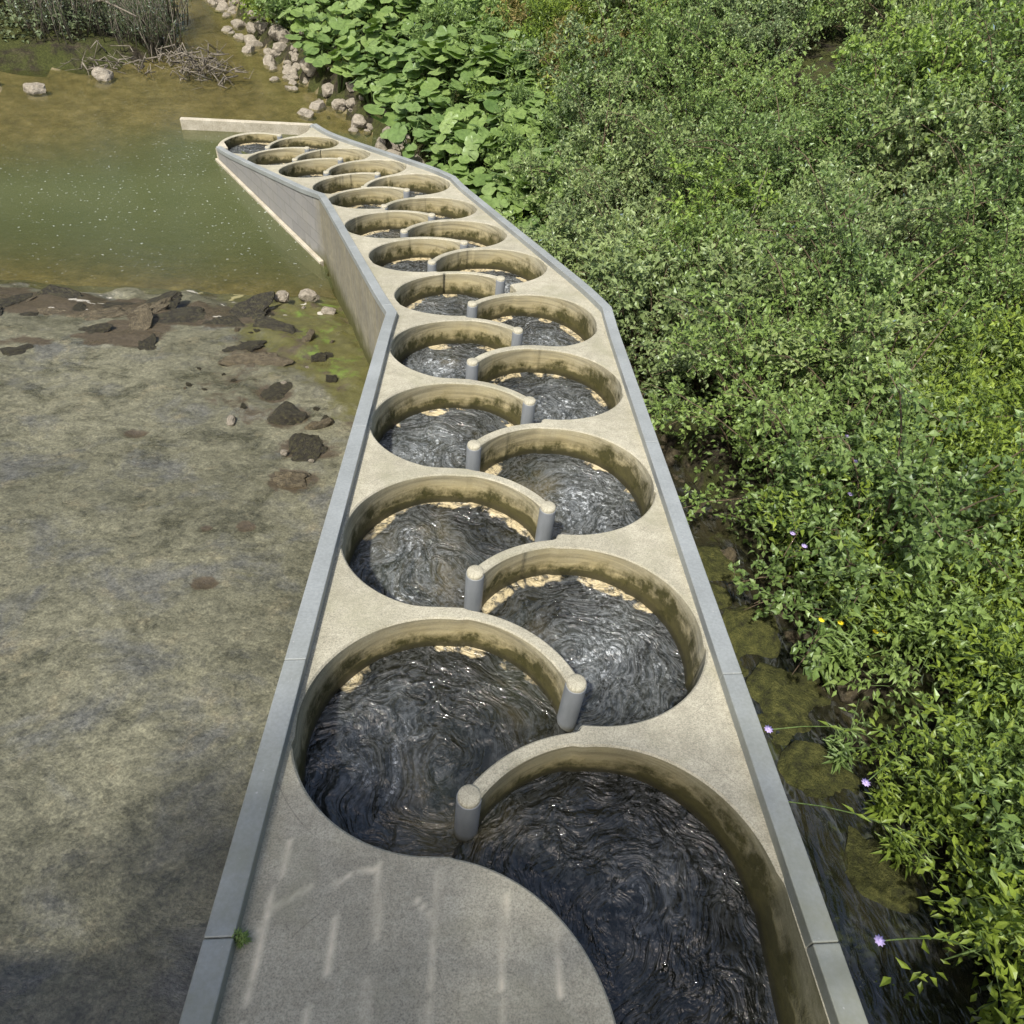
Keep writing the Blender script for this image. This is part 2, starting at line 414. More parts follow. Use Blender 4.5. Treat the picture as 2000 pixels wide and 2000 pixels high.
M_GSTEM = mat_simple("green_stems", [(.3, (.06, .10, .025)), (.7, (.11, .16, .05))], 9, .002, .6)
M_L_SHRUB = mat_leaf("shrub_leaves", (.058, .100, .024), (.135, .205, .060), (.235, .32, .115), .34, .09)
M_L_HERB = mat_leaf("herb_leaves", (.075, .115, .020), (.150, .215, .035), (.26, .33, .065), .38, .07)
M_L_BUT = mat_leaf("butterbur_leaves", (.075, .135, .036), (.145, .225, .072), (.24, .32, .135), .36, .06)
M_L_DARK = mat_leaf("tree_leaves", (.014, .034, .012), (.032, .070, .024), (.060, .11, .042), .26, .10)
M_L_WIL = mat_leaf("willow_leaves", (.055, .078, .040), (.105, .135, .075), (.17, .20, .125), .3, .09)
M_L_DRY = mat_leaf("dry_grass", (.10, .085, .025), (.19, .17, .055), (.30, .24, .12), .3, .05)
def flat(name, c, r=.6):
    t = NT(name); v = t.coord()
    return t.done(t.bsdf(t.mix(t.noise(v, 30), c, tuple(x * .8 for x in c)), r))
M_YEL = flat("yellow_petals", (.85, .70, .02)); M_LIL = flat("lilac_petals", (.46, .38, .68))
M_WHITE_FOAM = flat("foam", (.75, .76, .75)); M_DARKM = flat("bridge_steel", (.12, .13, .13))

# ------------------------------------------------------------------ the line of the pass
def v2(x, y): return np.array([x, y], float)
B1 = v2(.3325, 7.565); B2 = v2(-1.436, 13.088)
b2, b3 = .310, .620
D1 = v2(0, 1); D2 = v2(-math.sin(b2), math.cos(b2)); D3 = v2(-math.sin(b3), math.cos(b3))
def nrm_(d): return v2(d[1], -d[0])
N1, N2, N3 = nrm_(D1), nrm_(D2), nrm_(D3)
def zdeck(x, y):
    x = np.asarray(x, float); y = np.asarray(y, float)
    z1 = -.1888 * y
    z2 = -1.4285 - .2059 * ((x - B1[0]) * D2[0] + (y - B1[1]) * D2[1])
    z3 = -2.6215 - .2006 * ((x - B2[0]) * D3[0] + (y - B2[1]) * D3[1])
    e = (D1 + D2) / np.hypot(*(D1 + D2)); w = sstep(-.8, .8, (x - B1[0]) * e[0] + (y - B1[1]) * e[1])
    z = z1 * (1 - w) + z2 * w
    e = (D2 + D3) / np.hypot(*(D2 + D3)); w = sstep(-.8, .8, (x - B2[0]) * e[0] + (y - B2[1]) * e[1])
    z = z * (1 - w) + z3 * w
    k = .06
    return -3.60 + k * np.logaddexp(0, (z + 3.60) / k)
def frame_at(x, y):
    P = v2(x, y)
    if (P - B2) @ (D2 + D3) > 0: return D3, N3
    if (P - B1) @ (D1 + D2) > 0: return D2, N2
    return D1, N1
POOL_Z = -3.80
R = .705; RW = .055; HALF0 = 1.10
lposts = [(.075, 1.953), (.042, 3.492), (.021, 4.956), (-.015, 6.419), (-.03, 7.918), (-.461, 9.327), (-.956, 10.664),
          (-1.383, 12.003), (-1.825, 13.277), (-2.656, 14.452), (-3.489, 15.521), (-4.253, 16.656)]
rposts = [(.598, 2.593), (.604, 4.164), (.578, 5.723), (.556, 7.249), (.331, 8.719), (-.137, 10.145), (-.652, 11.513),
          (-1.172, 13.023), (-1.769, 14.156), (-2.626, 15.413), (-3.467, 16.462), (-4.234, 17.452)]
rc_fit = [(.72, 1.535), (.735, 3.030), (.73, 4.550), (.715, 6.075), (.655, 7.50)]
lc_fit = [(-.075, 2.356), (-.075, 3.805), (-.07, 5.250), (-.055, 6.690)]
basins = []      # (cx, cy, side, post_angle_world)
for i in range(12):
    P = v2(*lposts[i]); d, n = frame_at(*P)
    C = v2(*rc_fit[i]) if i < len(rc_fit) else P + .640 * n - .345 * d
    basins.append(dict(c=C, side='R', a=math.atan2(*(P - C)[::-1])))
    P = v2(*rposts[i]); d, n = frame_at(*P)
    C = v2(*lc_fit[i]) if i < len(lc_fit) else P - .640 * n - .345 * d
    basins.append(dict(c=C, side='L', a=math.atan2(*(P - C)[::-1])))
LINES = [(v2(B1[0], 0), N1), (B1, N2), (B2, N3)]
for b in basins:
    d, n = frame_at(*b['c']); o_ = {0: (v2(B1[0], 0)), 1: B1, 2: B2}[0 if n is N1 else (1 if n is N2 else 2)]
    s_ = (b['c'] - o_) @ n; b['c'] = b['c'] - n * s_ + n * math.copysign(min(abs(s_), HALF0 - R - .004), s_)
for k_, b in enumerate(basins):
    d, n = frame_at(*b['c']); top = b['c'] + d * R
    b['w'] = max(float(zdeck(*top)) - .28, POOL_Z + .015)
    b['d'] = d; b['n'] = n; b['zf'] = float(zdeck(*(b['c'] - d * R)))
for i in range(len(basins) - 2, -1, -1):
    basins[i]['w'] = max(basins[i]['w'], basins[i + 1]['w'] + .004)
for b in basins: b['w'] = min(b['w'], b['zf'] - .03)

HALF = 1.10
def mitre(h, n1, n2):
    m = n1 + n2; return m / (m @ n1) * h
END_L = B2 + D3 * 4.92; END_R = B2 + D3 * 5.25
def side_line(h, y0=-3.0, tl=4.92, tr=5.30):
    """plan polyline of the left (h<0) or right line at offset h"""
    t = tl if h < 0 else tr
    return [v2(B1[0], y0) + N1 * h, B1 + mitre(h, N1, N2), B2 + mitre(h, N2, N3), B2 + D3 * t + N3 * h]
poly = side_line(-HALF) + side_line(HALF)[::-1]

GS = .0235
gx = np.arange(-6.0, 2.0, GS); gy = np.arange(-1.6, 19.2, GS)
GX, GY = np.meshgrid(gx, gy, indexing='ij')
def poly_sdf(px, py, pts):
    d = np.full(px.shape, 1e9); inside = np.zeros(px.shape, bool); n = len(pts)
    for i in range(n):
        a, b = pts[i], pts[(i + 1) % n]; e = b - a
        wx = px - a[0]; wy = py - a[1]
        t = np.clip((wx * e[0] + wy * e[1]) / (e @ e), 0, 1)
        d = np.minimum(d, np.hypot(wx - e[0] * t, wy - e[1] * t))
        c = ((a[1] > py) != (b[1] > py))
        with np.errstate(divide='ignore', invalid='ignore'):
            xi = a[0] + (py - a[1]) / (b[1] - a[1] if b[1] != a[1] else 1e-9) * e[0]
        inside ^= c & (px < xi)
    return np.where(inside, -d, d)
corr = poly_sdf(GX, GY, poly)
discs = [b['c'] for b in basins] + [basins[22]['c'] + D3 * 1.42]      # the last one is the open bay at the outlet
dmin = np.full(GX.shape, 1e9)
for C in discs: dmin = np.minimum(dmin, np.hypot(GX - C[0], GY - C[1]) - R)
# inlet channel: right of the filled bulge, down to the bridge
BUL = v2(-.075, .945)
bulge = np.hypot(GX - BUL[0], GY - BUL[1]) - .708
bul_poly = poly_sdf(GX, GY, [v2(-2, -3), v2(.633, -3), v2(.633, .945), v2(-2, .945)])
solid_in = np.minimum(bulge, bul_poly)
chan = np.maximum(np.maximum(GY - 1.50, -solid_in), GX - 1.422)
chan = np.maximum(chan, .05 - GX)
def smin(a, b, k):
    h = np.clip(.5 + .5 * (b - a) / k, 0, 1); return b * (1 - h) + a * h - k * h * (1 - h)
hole = np.minimum(dmin, chan)
deck = np.maximum(corr, -hole)
deck = np.minimum(deck, np.maximum(bulge, GY - 1.9))
# left of the bulge near slab must stay closed
ring_s = np.full(GX.shape, 1e9)
for b in basins:
    C = b['c']; dx = GX - C[0]; dy = GY - C[1]; rr = np.hypot(dx, dy)
    base = math.atan2(*(b['d'])[::-1])  # downstream direction
    ang = (np.arctan2(dy, dx) - base + math.pi) % (2 * math.pi) - math.pi      # 0 = downstream, + = left
    pa = (b['a'] - base + math.pi) % (2 * math.pi) - math.pi
    wd = np.abs(rr - (R + RW / 2)) - RW / 2
    if b['side'] == 'R':        # from the right wall over the top to the left post
        lim = np.maximum(ang - pa, -ang - (1.45 if b is basins[0] else 1.75)) * (R + RW / 2)
    else:
        ex = 1.75 if b is not basins[-1] else 2.2
        lim = np.maximum(-(ang - pa), ang - ex) * (R + RW / 2)
    ring = np.maximum(wd, lim)
    if b is not basins[-1]: ring = np.maximum(ring, corr)
    ring_s = np.minimum(ring_s, ring)
SD = smin(deck, ring_s, .055)
# flatten: far beyond the left end there is nothing
SD = np.where(SD > .3, .3, SD)

# water level field
WL = np.full(GX.shape, np.nan); own = np.full(GX.shape, -1)
for i, b in enumerate(basins):
    m = (np.hypot(GX - b['c'][0], GY - b['c'][1]) < R + .03) & (own < 0)
    WL[m] = b['w']; own[m] = i
m = (chan < .03) & (own < 0); WL[m] = basins[0]['w'] + .01; own[m] = 0
wmask = (own >= 0) & (SD > 0)
W = np.where(own >= 0, WL, 0.0)
mk = wmask.astype(float)
for it in range(70):
    num = np.zeros_like(W); den = np.zeros_like(W)
    for ax, s in ((0, 1), (0, -1), (1, 1), (1, -1)):
        sm = np.roll(mk, s, ax); num += np.roll(W, s, ax) * sm; den += sm
    new = np.where(den > 0, num / np.maximum(den, 1e-6), W)
    W = np.where(wmask, .35 * W + .65 * new, W)
# spread outwards so that wall vertices can read the level
WF = np.where(wmask, W, 0.0); have = wmask.astype(float)
for it in range(10):
    num = np.zeros_like(W); den = np.zeros_like(W)
    for ax, s in ((0, 1), (0, -1), (1, 1), (1, -1)):
        sm = np.roll(have, s, ax); num += np.roll(WF, s, ax) * sm; den += sm
    newm = (have == 0) & (den > 0)
    WF = np.where(newm, num / np.maximum(den, 1e-6), WF); have = np.where(newm, 1.0, have)
def wl_at(x, y):
    i = np.clip(((np.asarray(x) - gx[0]) / GS).round().astype(int), 0, len(gx) - 1)
    j = np.clip(((np.asarray(y) - gy[0]) / GS).round().astype(int), 0, len(gy) - 1)
    return np.where(have[i, j] > 0, WF[i, j], -99.0)

# ------------------------------------------------------------------ fish pass (one thing)
PASS = empty("fish_pass", (B1[0], 0, 0))
tag(PASS, "long bent concrete fish pass of two staggered rows of round basins with steel edging", "fish pass")
PASS_OFF = np.array([B1[0], 0, 0])

# marching squares
inn = SD < 0
nx, ny = inn.shape
cellmask = inn[:-1, :-1] | inn[1:, :-1] | inn[:-1, 1:] | inn[1:, 1:]
lab = np.zeros(cellmask.shape, int); comps = []
idx = np.argwhere(cellmask)
ncomp = 0
for (i0, j0) in idx:
    if lab[i0, j0]: continue
    ncomp += 1; st = [(i0, j0)]; lab[i0, j0] = ncomp; cells = []
    while st:
        i, j = st.pop(); cells.append((i, j))
        # connect across shared edges that touch the inside
        for di, dj, c1, c2 in ((1, 0, (i + 1, j), (i + 1, j + 1)), (-1, 0, (i, j), (i, j + 1)), (0, 1, (i, j + 1), (i + 1, j + 1)), (0, -1, (i, j), (i + 1, j))):
            a, b_ = i + di, j + dj
            if 0 <= a < cellmask.shape[0] and 0 <= b_ < cellmask.shape[1] and not lab[a, b_] and cellmask[a, b_] and (inn[c1] or inn[c2]):
                lab[a, b_] = ncomp; st.append((a, b_))
    comps.append(cells)
comps = [c for c in comps if len(c) > 60]
dC = np.array([b['c'] for b in basins] + [discs[-1], BUL])
STREAKS = [(-.64, 1.72, -.65, 1.57), (-.66, 1.52, -.67, 1.12), (-.41, 1.42, -.41, 1.22), (-.26, 1.62, -.25, 1.34), (-.255, 1.20, -.25, .8),
           (-.02, 1.6, -.025, 1.17), (-.04, 1.12, -.05, .6), (.245, 1.5, .23, 1.17), (.235, 1.12, .23, .5), (.45, 1.40, .44, 1.15), (-.704, 1.338, -.643, 1.45), (-.643, 1.45, -.526, 1.527), (-.44, 1.53, -.365, 1.586), (-.345, 1.59, -.278, 1.597), (-.107, 1.488, -.041, 1.411), (-.66, 1.05, -.66, .4), (-.45, 1.1, -.45, .5)]
def build_deck(cells, name):
    vid = {}; V = []; kind = []
    faces = []; segs = []
    def corner(i, j):
        k = (i, j)
        if k not in vid:
            vid[k] = len(V); V.append((gx[i], gy[j])); kind.append(0)
        return vid[k]
    def cross(i1, j1, i2, j2):
        k = (i1, j1, i2, j2) if (i1, j1) < (i2, j2) else (i2, j2, i1, j1)
        if k not in vid:
            i1, j1, i2, j2 = k
            a, b_ = SD[i1, j1], SD[i2, j2]; t = a / (a - b_); t = min(max(t, .02), .98)
            vid[k] = len(V); V.append((gx[i1] + (gx[i2] - gx[i1]) * t, gy[j1] + (gy[j2] - gy[j1]) * t)); kind.append(1)
        return vid[k]
    for (i, j) in cells:
        cs = ((i, j), (i + 1, j), (i + 1, j + 1), (i, j + 1))
        fl = [inn[c] for c in cs]
        if all(fl):
            faces.append([corner(*c) for c in cs]); continue
        poly_ = []; outs = None; a_ = None
        starts = []
        for k in range(4):
            c, c2 = cs[k], cs[(k + 1) % 4]
            if fl[k]: poly_.append(corner(*c))
            if fl[k] != fl[(k + 1) % 4]:
                x = cross(*c, *c2); poly_.append(x); starts.append((x, fl[k]))
        if len(poly_) >= 3: faces.append(poly_)
        n = len(starts)
        for q in range(n):
            if starts[q][1]:                       # inside -> outside, next crossing comes back in
                segs.append((starts[q][0], starts[(q + 1) % n][0]))
    V = np.array(V); kind = np.array(kind)
    gi = np.clip(((V[:, 0] - gx[0]) / GS).astype(int), 1, nx - 2); gj = np.clip(((V[:, 1] - gy[0]) / GS).astype(int), 1, ny - 2)
    g = np.c_[SD[gi + 1, gj] - SD[gi - 1, gj], SD[gi, gj + 1] - SD[gi, gj - 1]]
    g2_ = np.zeros((len(V), 2)); sa = np.array(segs); e_ = V[sa[:, 1]] - V[sa[:, 0]]; el = np.hypot(e_[:, 0], e_[:, 1])[:, None]; e_ = e_ / np.maximum(el, 1e-7)
    on_ = np.c_[e_[:, 1], -e_[:, 0]] * np.minimum(el, .02)
    np.add.at(g2_, sa[:, 0], on_); np.add.at(g2_, sa[:, 1], on_)
    g = np.where((np.abs(g2_).sum(1) > 1e-6)[:, None], g2_, g)
    gl = np.hypot(g[:, 0], g[:, 1])[:, None]; g = g / np.maximum(gl, 1e-6)
    bm = kind == 1
    top = V.copy()
    zt = zdeck(V[:, 0], V[:, 1])
    nV = len(V)
    allv = [np.c_[top, zt]]
    bidx = np.where(bm)[0]; bmap = {int(k): q for q, k in enumerate(bidx)}; nb = len(bidx)
    rows = [(-.010, 0)]
    bx = V[bidx]; bz = zt[bidx]; bg = g[bidx]
    depths = [.010, .010, .35, 1.0]                # the second starts the smooth wall (split from the chamfer)
    base = nV; off = []
    for dp in [.0] + depths:
        xy = bx + bg * .009 if dp > 0 else bx.copy()
        allv.append(np.c_[xy, bz - dp]); off.append(base); base += nb
    F = list(faces)
    for (a, b_) in segs:
        if a not in bmap or b_ not in bmap: continue
        qa, qb = bmap[a], bmap[b_]
        for lo, hi in ((0, 1), (2, 3), (3, 4)):
            F.append([off[lo] + qb, off[lo] + qa, off[hi] + qa, off[hi] + qb])
    AV = np.concatenate(allv)
    up = np.zeros(len(AV)); up[:nV] = 1; up[off[0]:off[0] + nb] = 1; up[off[1]:off[1] + nb] = 1
    dd = np.abs(np.hypot(AV[:, None, 0] - dC[None, :, 0], AV[:, None, 1] - dC[None, :, 1]))
    ring = dd - R; ring[:, -1] = -(dd[:, -1] - R) ; rim = np.where(ring < -.02, 9, ring).min(1)
    # wetness and moss on walls
    wet = np.full(len(AV), 9.0); moss = np.zeros(len(AV)); 
    for r_ in range(1, 5):
        sl = slice(off[r_], off[r_] + nb)
        w_ = wl_at(bx[:, 0] + bg[:, 0] * .05, bx[:, 1] + bg[:, 1] * .05)
        wet[sl] = np.where(w_ > -50, AV[sl, 2] - w_, 1.2)
        moss[sl] = np.clip(.45 - .9 * bg[:, 0] * -1 * -1, 0, 1)      # faces looking left (towards the sun's side) grow most moss
        moss[sl] = np.clip(.35 + .75 * np.maximum(-bg[:, 0], 0) + .35 * np.maximum(bg[:, 0], 0) - .25 * np.maximum(-bg[:, 1], 0), 0, 1)
    strk = np.zeros(len(AV))
    for x0, y0, x1, y1 in STREAKS:
        e = v2(x1 - x0, y1 - y0); t_ = np.clip(((AV[:nV, 0] - x0) * e[0] + (AV[:nV, 1] - y0) * e[1]) / (e @ e), 0, 1)
        ds = np.hypot(AV[:nV, 0] - x0 - e[0] * t_, AV[:nV, 1] - y0 - e[1] * t_)
        strk[:nV] = np.maximum(strk[:nV], np.clip(1.15 - ds / .014, 0, 1))
    AVl = AV - PASS_OFF
    me = mesh_data(name, AVl, F, M_CON, True, {"up": ('POINT', up), "rim": ('POINT', rim), "wet": ('POINT', wet), "moss": ('POINT', moss), "streak": ('POINT', strk)})
    return me
deck_objs = []
for cells in comps:
    ca = np.array(cells); cy = gy[ca[:, 1]].mean(); cx = gx[ca[:, 0]].mean()
    nm = "deck_slab" if cy < 1.3 and cx < .6 else "basin_wall"
    o = obj(nm, build_deck(cells, nm), PASS)
    deck_objs.append((o, cx, cy, ca))

# posts: concrete core with a plastic pipe sleeve, each at the free end of a basin wall
def lathe(prof, n=24):
    vs = []; fs = []
    for k in range(n):
        a = 2 * math.pi * k / n
        for r_, z in prof: vs.append((r_ * math.cos(a), r_ * math.sin(a), z))
    m_ = len(prof)
    for k in range(n):
        k2 = (k + 1) % n
        for q in range(m_ - 1):
            fs.append((k * m_ + q, k2 * m_ + q, k2 * m_ + q + 1, k * m_ + q + 1))
    vs.append((0, 0, prof[-1][1])); c = len(vs) - 1
    for k in range(n): fs.append((k * m_ + m_ - 1, ((k + 1) % n) * m_ + m_ - 1, c))
    return vs, fs
for b in basins:
    rr = R + RW / 2 + .012
    px_, py_ = b['c'][0] + rr * math.cos(b['a']), b['c'][1] + rr * math.sin(b['a'])
    zt = float(zdeck(px_, py_)) + .006
    par = min(deck_objs, key=lambda t: np.min(np.hypot(gx[t[3][::7, 0]] - px_, gy[t[3][::7, 1]] - py_)))[0]
    vs, fs = lathe([(.0535, -.9), (.0535, -.014), (.050, -.004), (.040, 0.0)])
    po = obj("post", mesh_data("post", vs, fs, M_CON, True, {"up": ('POINT', np.ones(len(vs))), "rim": ('POINT', np.full(len(vs), 9.)), "wet": ('POINT', np.full(len(vs), 9.)), "moss": ('POINT', np.zeros(len(vs)))}), par, (px_ - B1[0], py_, zt))
    vs, fs = lathe([(.0575, -.9), (.0575, -.030), (.0565, -.026), (.0537, -.026)])
    fs = [f for f in fs if len(f) == 4]; vs = vs[:-1]
    zz = np.array(vs)[:, 2] + zt - (b['w'] - .07)
    pi_ = obj("post_sleeve", mesh_data("post_sleeve", vs, fs, M_PIPE, True, {"wet": ('POINT', zz)}), par, (px_ - B1[0], py_, zt))

# sweep a rectangular profile along a plan polyline at offsets s0..s1 and heights z0..z1 relative to the deck
def sweep(name, s0, s1, z0, z1, mat, y0=-1.4, tl=4.92, tr=5.30, step=.25, t_from=None, t_to=None, absz0=None, extra=None, absz1=None):
    a = side_line(s0, y0, tl, tr); b_ = side_line(s1, y0, tl, tr)
    mid = [(p + q) / 2 for p, q in zip(a, b_)]
    segl = [np.hypot(*(mid[i + 1] - mid[i])) for i in range(3)]; tot = sum(segl)
    t_from = 0 if t_from is None else t_from; t_to = tot if t_to is None else min(t_to, tot)
    ts = [t_from]; acc = 0
    for L in segl:
        n = max(1, int(L / step))
        for q in range(1, n + 1):
            t_ = acc + L * q / n
            if t_from < t_ < t_to: ts.append(t_)
        acc += L
    ts.append(t_to); ts = sorted(set(round(t_, 5) for t_ in ts))
    vs = []; fs = []; up2 = []; grey = []; buv = []
    for t_ in ts:
        acc = 0
        for i, L in enumerate(segl):
            if t_ <= acc + L + 1e-6: break
            acc += L
        u = min(max((t_ - acc) / L, 0), 1)
        P = a[i] + (a[i + 1] - a[i]) * u; Q = b_[i] + (b_[i + 1] - b_[i]) * u
        zP = float(zdeck(*P)); zQ = float(zdeck(*Q)); z_ = (zP + zQ) / 2
        lo = z_ + z0 if absz0 is None else max(min(z_ + z0, z_ - .2), absz0) if absz0 < 0 and False else z_ + z0
        if absz0 is not None: lo = absz0
        hi = z_ + z1 if absz1 is None else absz1
        for (xy, zz) in ((P, lo), (Q, lo), (Q, hi), (P, hi)):
            vs.append((xy[0] - B1[0], xy[1], zz)); up2.append(zz - (z_ - 1.25)); grey.append(1.0 if i == 2 else 0.0); buv.append((t_, zz, 0))
    n = len(ts)
    for k in range(n - 1):
        for q in range(4):
            q2 = (q + 1) % 4
            f = (k * 4 + q, k * 4 + q2, (k + 1) * 4 + q2, (k + 1) * 4 + q)
            fs.append(f)
    fs.append((0, 1, 2, 3)[::-1]); fs.append(tuple(range((n - 1) * 4, n * 4)))
    V = np.array(vs)
    near = np.clip(1 - (V[:, 1] - 1.0) / 2.0, 0, 1)
    me = mesh_data(name, vs, fs, mat, False, {"up": ('POINT', np.zeros(len(vs))), "rim": ('POINT', np.full(len(vs), 9.)), "wet": ('POINT', np.array(up2) - .95), "moss": ('POINT', np.full(len(vs), .7)), "up2": ('POINT', up2), "grey": ('POINT', grey), "buv": ('POINT', np.array(buv)), "near": ('POINT', near)})
    if mat is M_OUT:
        me.materials.append(M_CON)
        for q, p_ in enumerate(me.polygons):
            if q < (n - 1) * 4 and q % 4 in (2, 3): p_.material_index = 1
    import bmesh
    bm = bmesh.new(); bm.from_mesh(me); bmesh.ops.recalc_face_normals(bm, faces=bm.faces); bm.to_mesh(me); bm.free()
    return me, tot
for sg in (-1, 1):
    me, tot = sweep("side_wall", sg * 1.095, sg * 1.175, -1.9, .03, M_OUT)
    obj("side_wall", me, PASS)
    cuts = [0, 2.72, 4.05, 6.4, 9.03, 11.2, 13.1, 15.0, 17.3, 19.3, 30]
    for a, b_ in zip(cuts[:-1], cuts[1:]):
        if a > tot: break
        me, _ = sweep("edge_cap", sg * 1.084, sg * 1.192, -.014, .066, M_STEEL, t_from=a + .0015, t_to=b_ - .0015)
        bevel(obj("edge_cap", me, PASS), .006, 2)
# pale footing along the wall by the pool
V0 = B2 + mitre(-1.17, N2, N3); V1 = B2 + D3 * 5.0 - N3 * 1.17
def prism(pts, z0, z1, mat, name, parent=None, smooth=False):
    n = len(pts); vs = [(p[0], p[1], z0) for p in pts] + [(p[0], p[1], z1) for p in pts]
    fs = [tuple(range(n))[::-1], tuple(range(n, 2 * n))] + [(i, (i + 1) % n, n + (i + 1) % n, n + i) for i in range(n)]
    return obj(name, mesh_data(name, vs, fs, mat, smooth), parent)
def offs(p): return v2(p[0] - B1[0], p[1])
M_PC = mat_simple("pale_concrete", [(.3, (.30, .275, .205)), (.7, (.46, .43, .35))], 4, .006, .85, 60)
bevel(prism([offs(V1 - N3 * .06), offs(V0 + D3 * .1 - N3 * .08), offs(V0 + D3 * .1), offs(V1)], POOL_Z - .5, POOL_Z + .05, M_PC, "footing", PASS), .01)
# return at the left end and the free wing wall in the pool
E_ = B2 + D3 * 4.92
bevel(prism([offs(E_ - N3 * 1.18), offs(E_ - N3 * .95), offs(E_ - N3 * .90 + D3 * .36), offs(E_ - N3 * .97 + D3 * .36), offs(E_ - N3 * 1.18 + D3 * .08)], -4.6, -3.56, M_PC, "end_return", PASS), .01)
Wa = v2(-3.70, 18.13); Wb = v2(-6.42, 17.90); RE = B2 + D3 * 5.30
wn_ = v2(-(Wb - Wa)[1], (Wb - Wa)[0]); wn_ /= np.hypot(*wn_)
bevel(prism([offs(Wa), offs(Wb), offs(Wb + wn_ * -.13), offs(Wa + wn_ * -.13 + v2(.06, 0))], -4.8, -3.585, M_PC, "wing_wall", PASS), .01)
bevel(prism([offs(RE + N3 * 1.08), offs(RE + N3 * 1.19), offs(Wa - wn_ * .13 + v2(.06, 0)), offs(Wa)], -4.8, -3.590, M_STEEL, "edge_cap", PASS), .006)

# ------------------------------------------------------------------ water in the basins
wm = (own >= 0) & (SD > -.045) & (corr < .02) | ((own == len(basins) - 1) & (SD > -.045))
cm = wm[:-1, :-1] & wm[1:, :-1] & wm[1:, 1:] & wm[:-1, 1:]
ci, cj = np.where(cm)
ids = -np.ones(GX.shape, int); used = np.zeros(GX.shape, bool)
for a, b_ in ((0, 0), (1, 0), (1, 1), (0, 1)): used[ci + a, cj + b_] = True
ids[used] = np.arange(used.sum())
F = np.c_[ids[ci, cj], ids[ci + 1, cj], ids[ci + 1, cj + 1], ids[ci, cj + 1]]
X = GX[used]; Y = GY[used]; Z = WF[used]; O = own[used]
cen = np.array([b['c'] for b in basins]); c_ = cen[np.clip(O, 0, len(basins) - 1)]
dx = X - c_[:, 0]; dy = Y - c_[:, 1]; rr = np.hypot(dx, dy); an = np.arctan2(dy, dx)
sgn = np.array([1 if b['side'] == 'R' else -1 for b in basins])[np.clip(O, 0, None)]
mp = rr * 0 + 1
# ripples: streaks carried round each basin plus chop
sx = an * 1.1 + O * 3.7; sy = rr * 5
rip = (fbm(X * 3.6 + fbm(X * 2, Y * 2, 3, 5) * 2, Y * 3.6, 4, 2) - .5) * .045 + (fbm(X * 8, Y * 8, 2, 8) - .5) * .020
near_wall = sstep(.0, .12, np.where(SD[used] > 0, SD[used], 0))
Z = Z + rip * (.35 + .65 * near_wall)
turb = fbm(X * 1.5 + 3, Y * 1.5, 3, 21) * .7 + .35 * sstep(.35, .68, rr) * (fbm(an * 1.3 + O, O * 1.7, 2, 3))
sd = np.array([b['n'] * (.22 if b['side'] == 'R' else -.28) + b['d'] * .12 for b in basins])[np.clip(O, 0, None)]
turb = .62 * turb + .50 * np.exp(-(((dx - sd[:, 0]) ** 2 + (dy - sd[:, 1]) ** 2) / .40 ** 2)) + .01 * np.clip(O - 2, 0, 6)
turb = np.where(O == 0, turb - .30, np.where(O == 1, turb - .16, turb))
shal = .75 * sstep(.50, .72, fbm(X * 1.3 + 7, Y * 1.3, 3, 31)) * sstep(.75, .35, rr)
shal = np.maximum(shal, 1.3 * np.exp(-(((X - .0) / .26) ** 2 + ((Y - 2.02) / .40) ** 2)))
shal = np.maximum(shal, .8 * np.exp(-(((X - .42) / .22) ** 2 + ((Y - 2.75) / .4) ** 2)))
dB = np.array([b['d'] for b in basins])[np.clip(O, 0, None)]
far_side = np.clip((dx * dB[:, 0] + dy * dB[:, 1]) / np.maximum(rr, .01), -1, 1)
scum = sstep(.55, .66, rr) * sstep(-.05, .55, far_side) * np.where(O == 0, 0, np.where(O == 1, .75, 1.0)) * (.35 + .9 * fbm(an * 2 + O * 2.1, O * 1.3, 2, 12))
rad = .5 + 0 * X
tw = 1.3 * rr * sgn; swirl = np.c_[dx * np.cos(tw) - dy * np.sin(tw) + O * 1.7, (dx * np.sin(tw) + dy * np.cos(tw)) * 1.0, rr * 1.2 + O]
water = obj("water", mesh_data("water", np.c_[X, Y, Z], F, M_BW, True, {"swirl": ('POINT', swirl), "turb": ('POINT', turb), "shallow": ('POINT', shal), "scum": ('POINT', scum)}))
tag(water, "dark rippling water stepping down through the round basins", kind="structure")

# ------------------------------------------------------------------ terrain
FOOT = [(3.1, -12), (3.05, 0), (3.0, 2.5), (2.95, 4), (2.6, 5.5), (2.35, 7), (2.05, 8.6), (1.55, 10.4), (.95, 12), (.25, 13.6), (-.8, 15.2), (-1.8, 16.8), (-2.4, 18.6),
        (-3.3, 19.8), (-4.3, 21.2), (-6.0, 24), (-7.4, 27), (-9.5, 31), (-14, 39), (-22, 50), (-40, 70)]
LBANK = [(-60, 21.0), (-16, 20.6), (-11.5, 20.4), (-9.6, 21.0), (-8.4, 22.2), (-8.3, 24.5), (-9.2, 27.5), (-11.8, 32), (-17, 40), (-26, 51), (-60, 75)]
def line_sdf(px, py, L):
    d = np.full(px.shape, 1e9); sg = np.ones(px.shape)
    for i in range(len(L) - 1):
        a = v2(*L[i]); b_ = v2(*L[i + 1]); e = b_ - a
        wx = px - a[0]; wy = py - a[1]; t = np.clip((wx * e[0] + wy * e[1]) / (e @ e), 0, 1)
        dd = np.hypot(wx - e[0] * t, wy - e[1] * t); cr = e[0] * wy - e[1] * wx
        m = dd < d - 1e-9; sg = np.where(m, -np.sign(cr), sg); d = np.minimum(d, dd)
    return d * sg             # positive on the right of the line's direction
def bank_d(x, y): return line_sdf(x, y, FOOT)
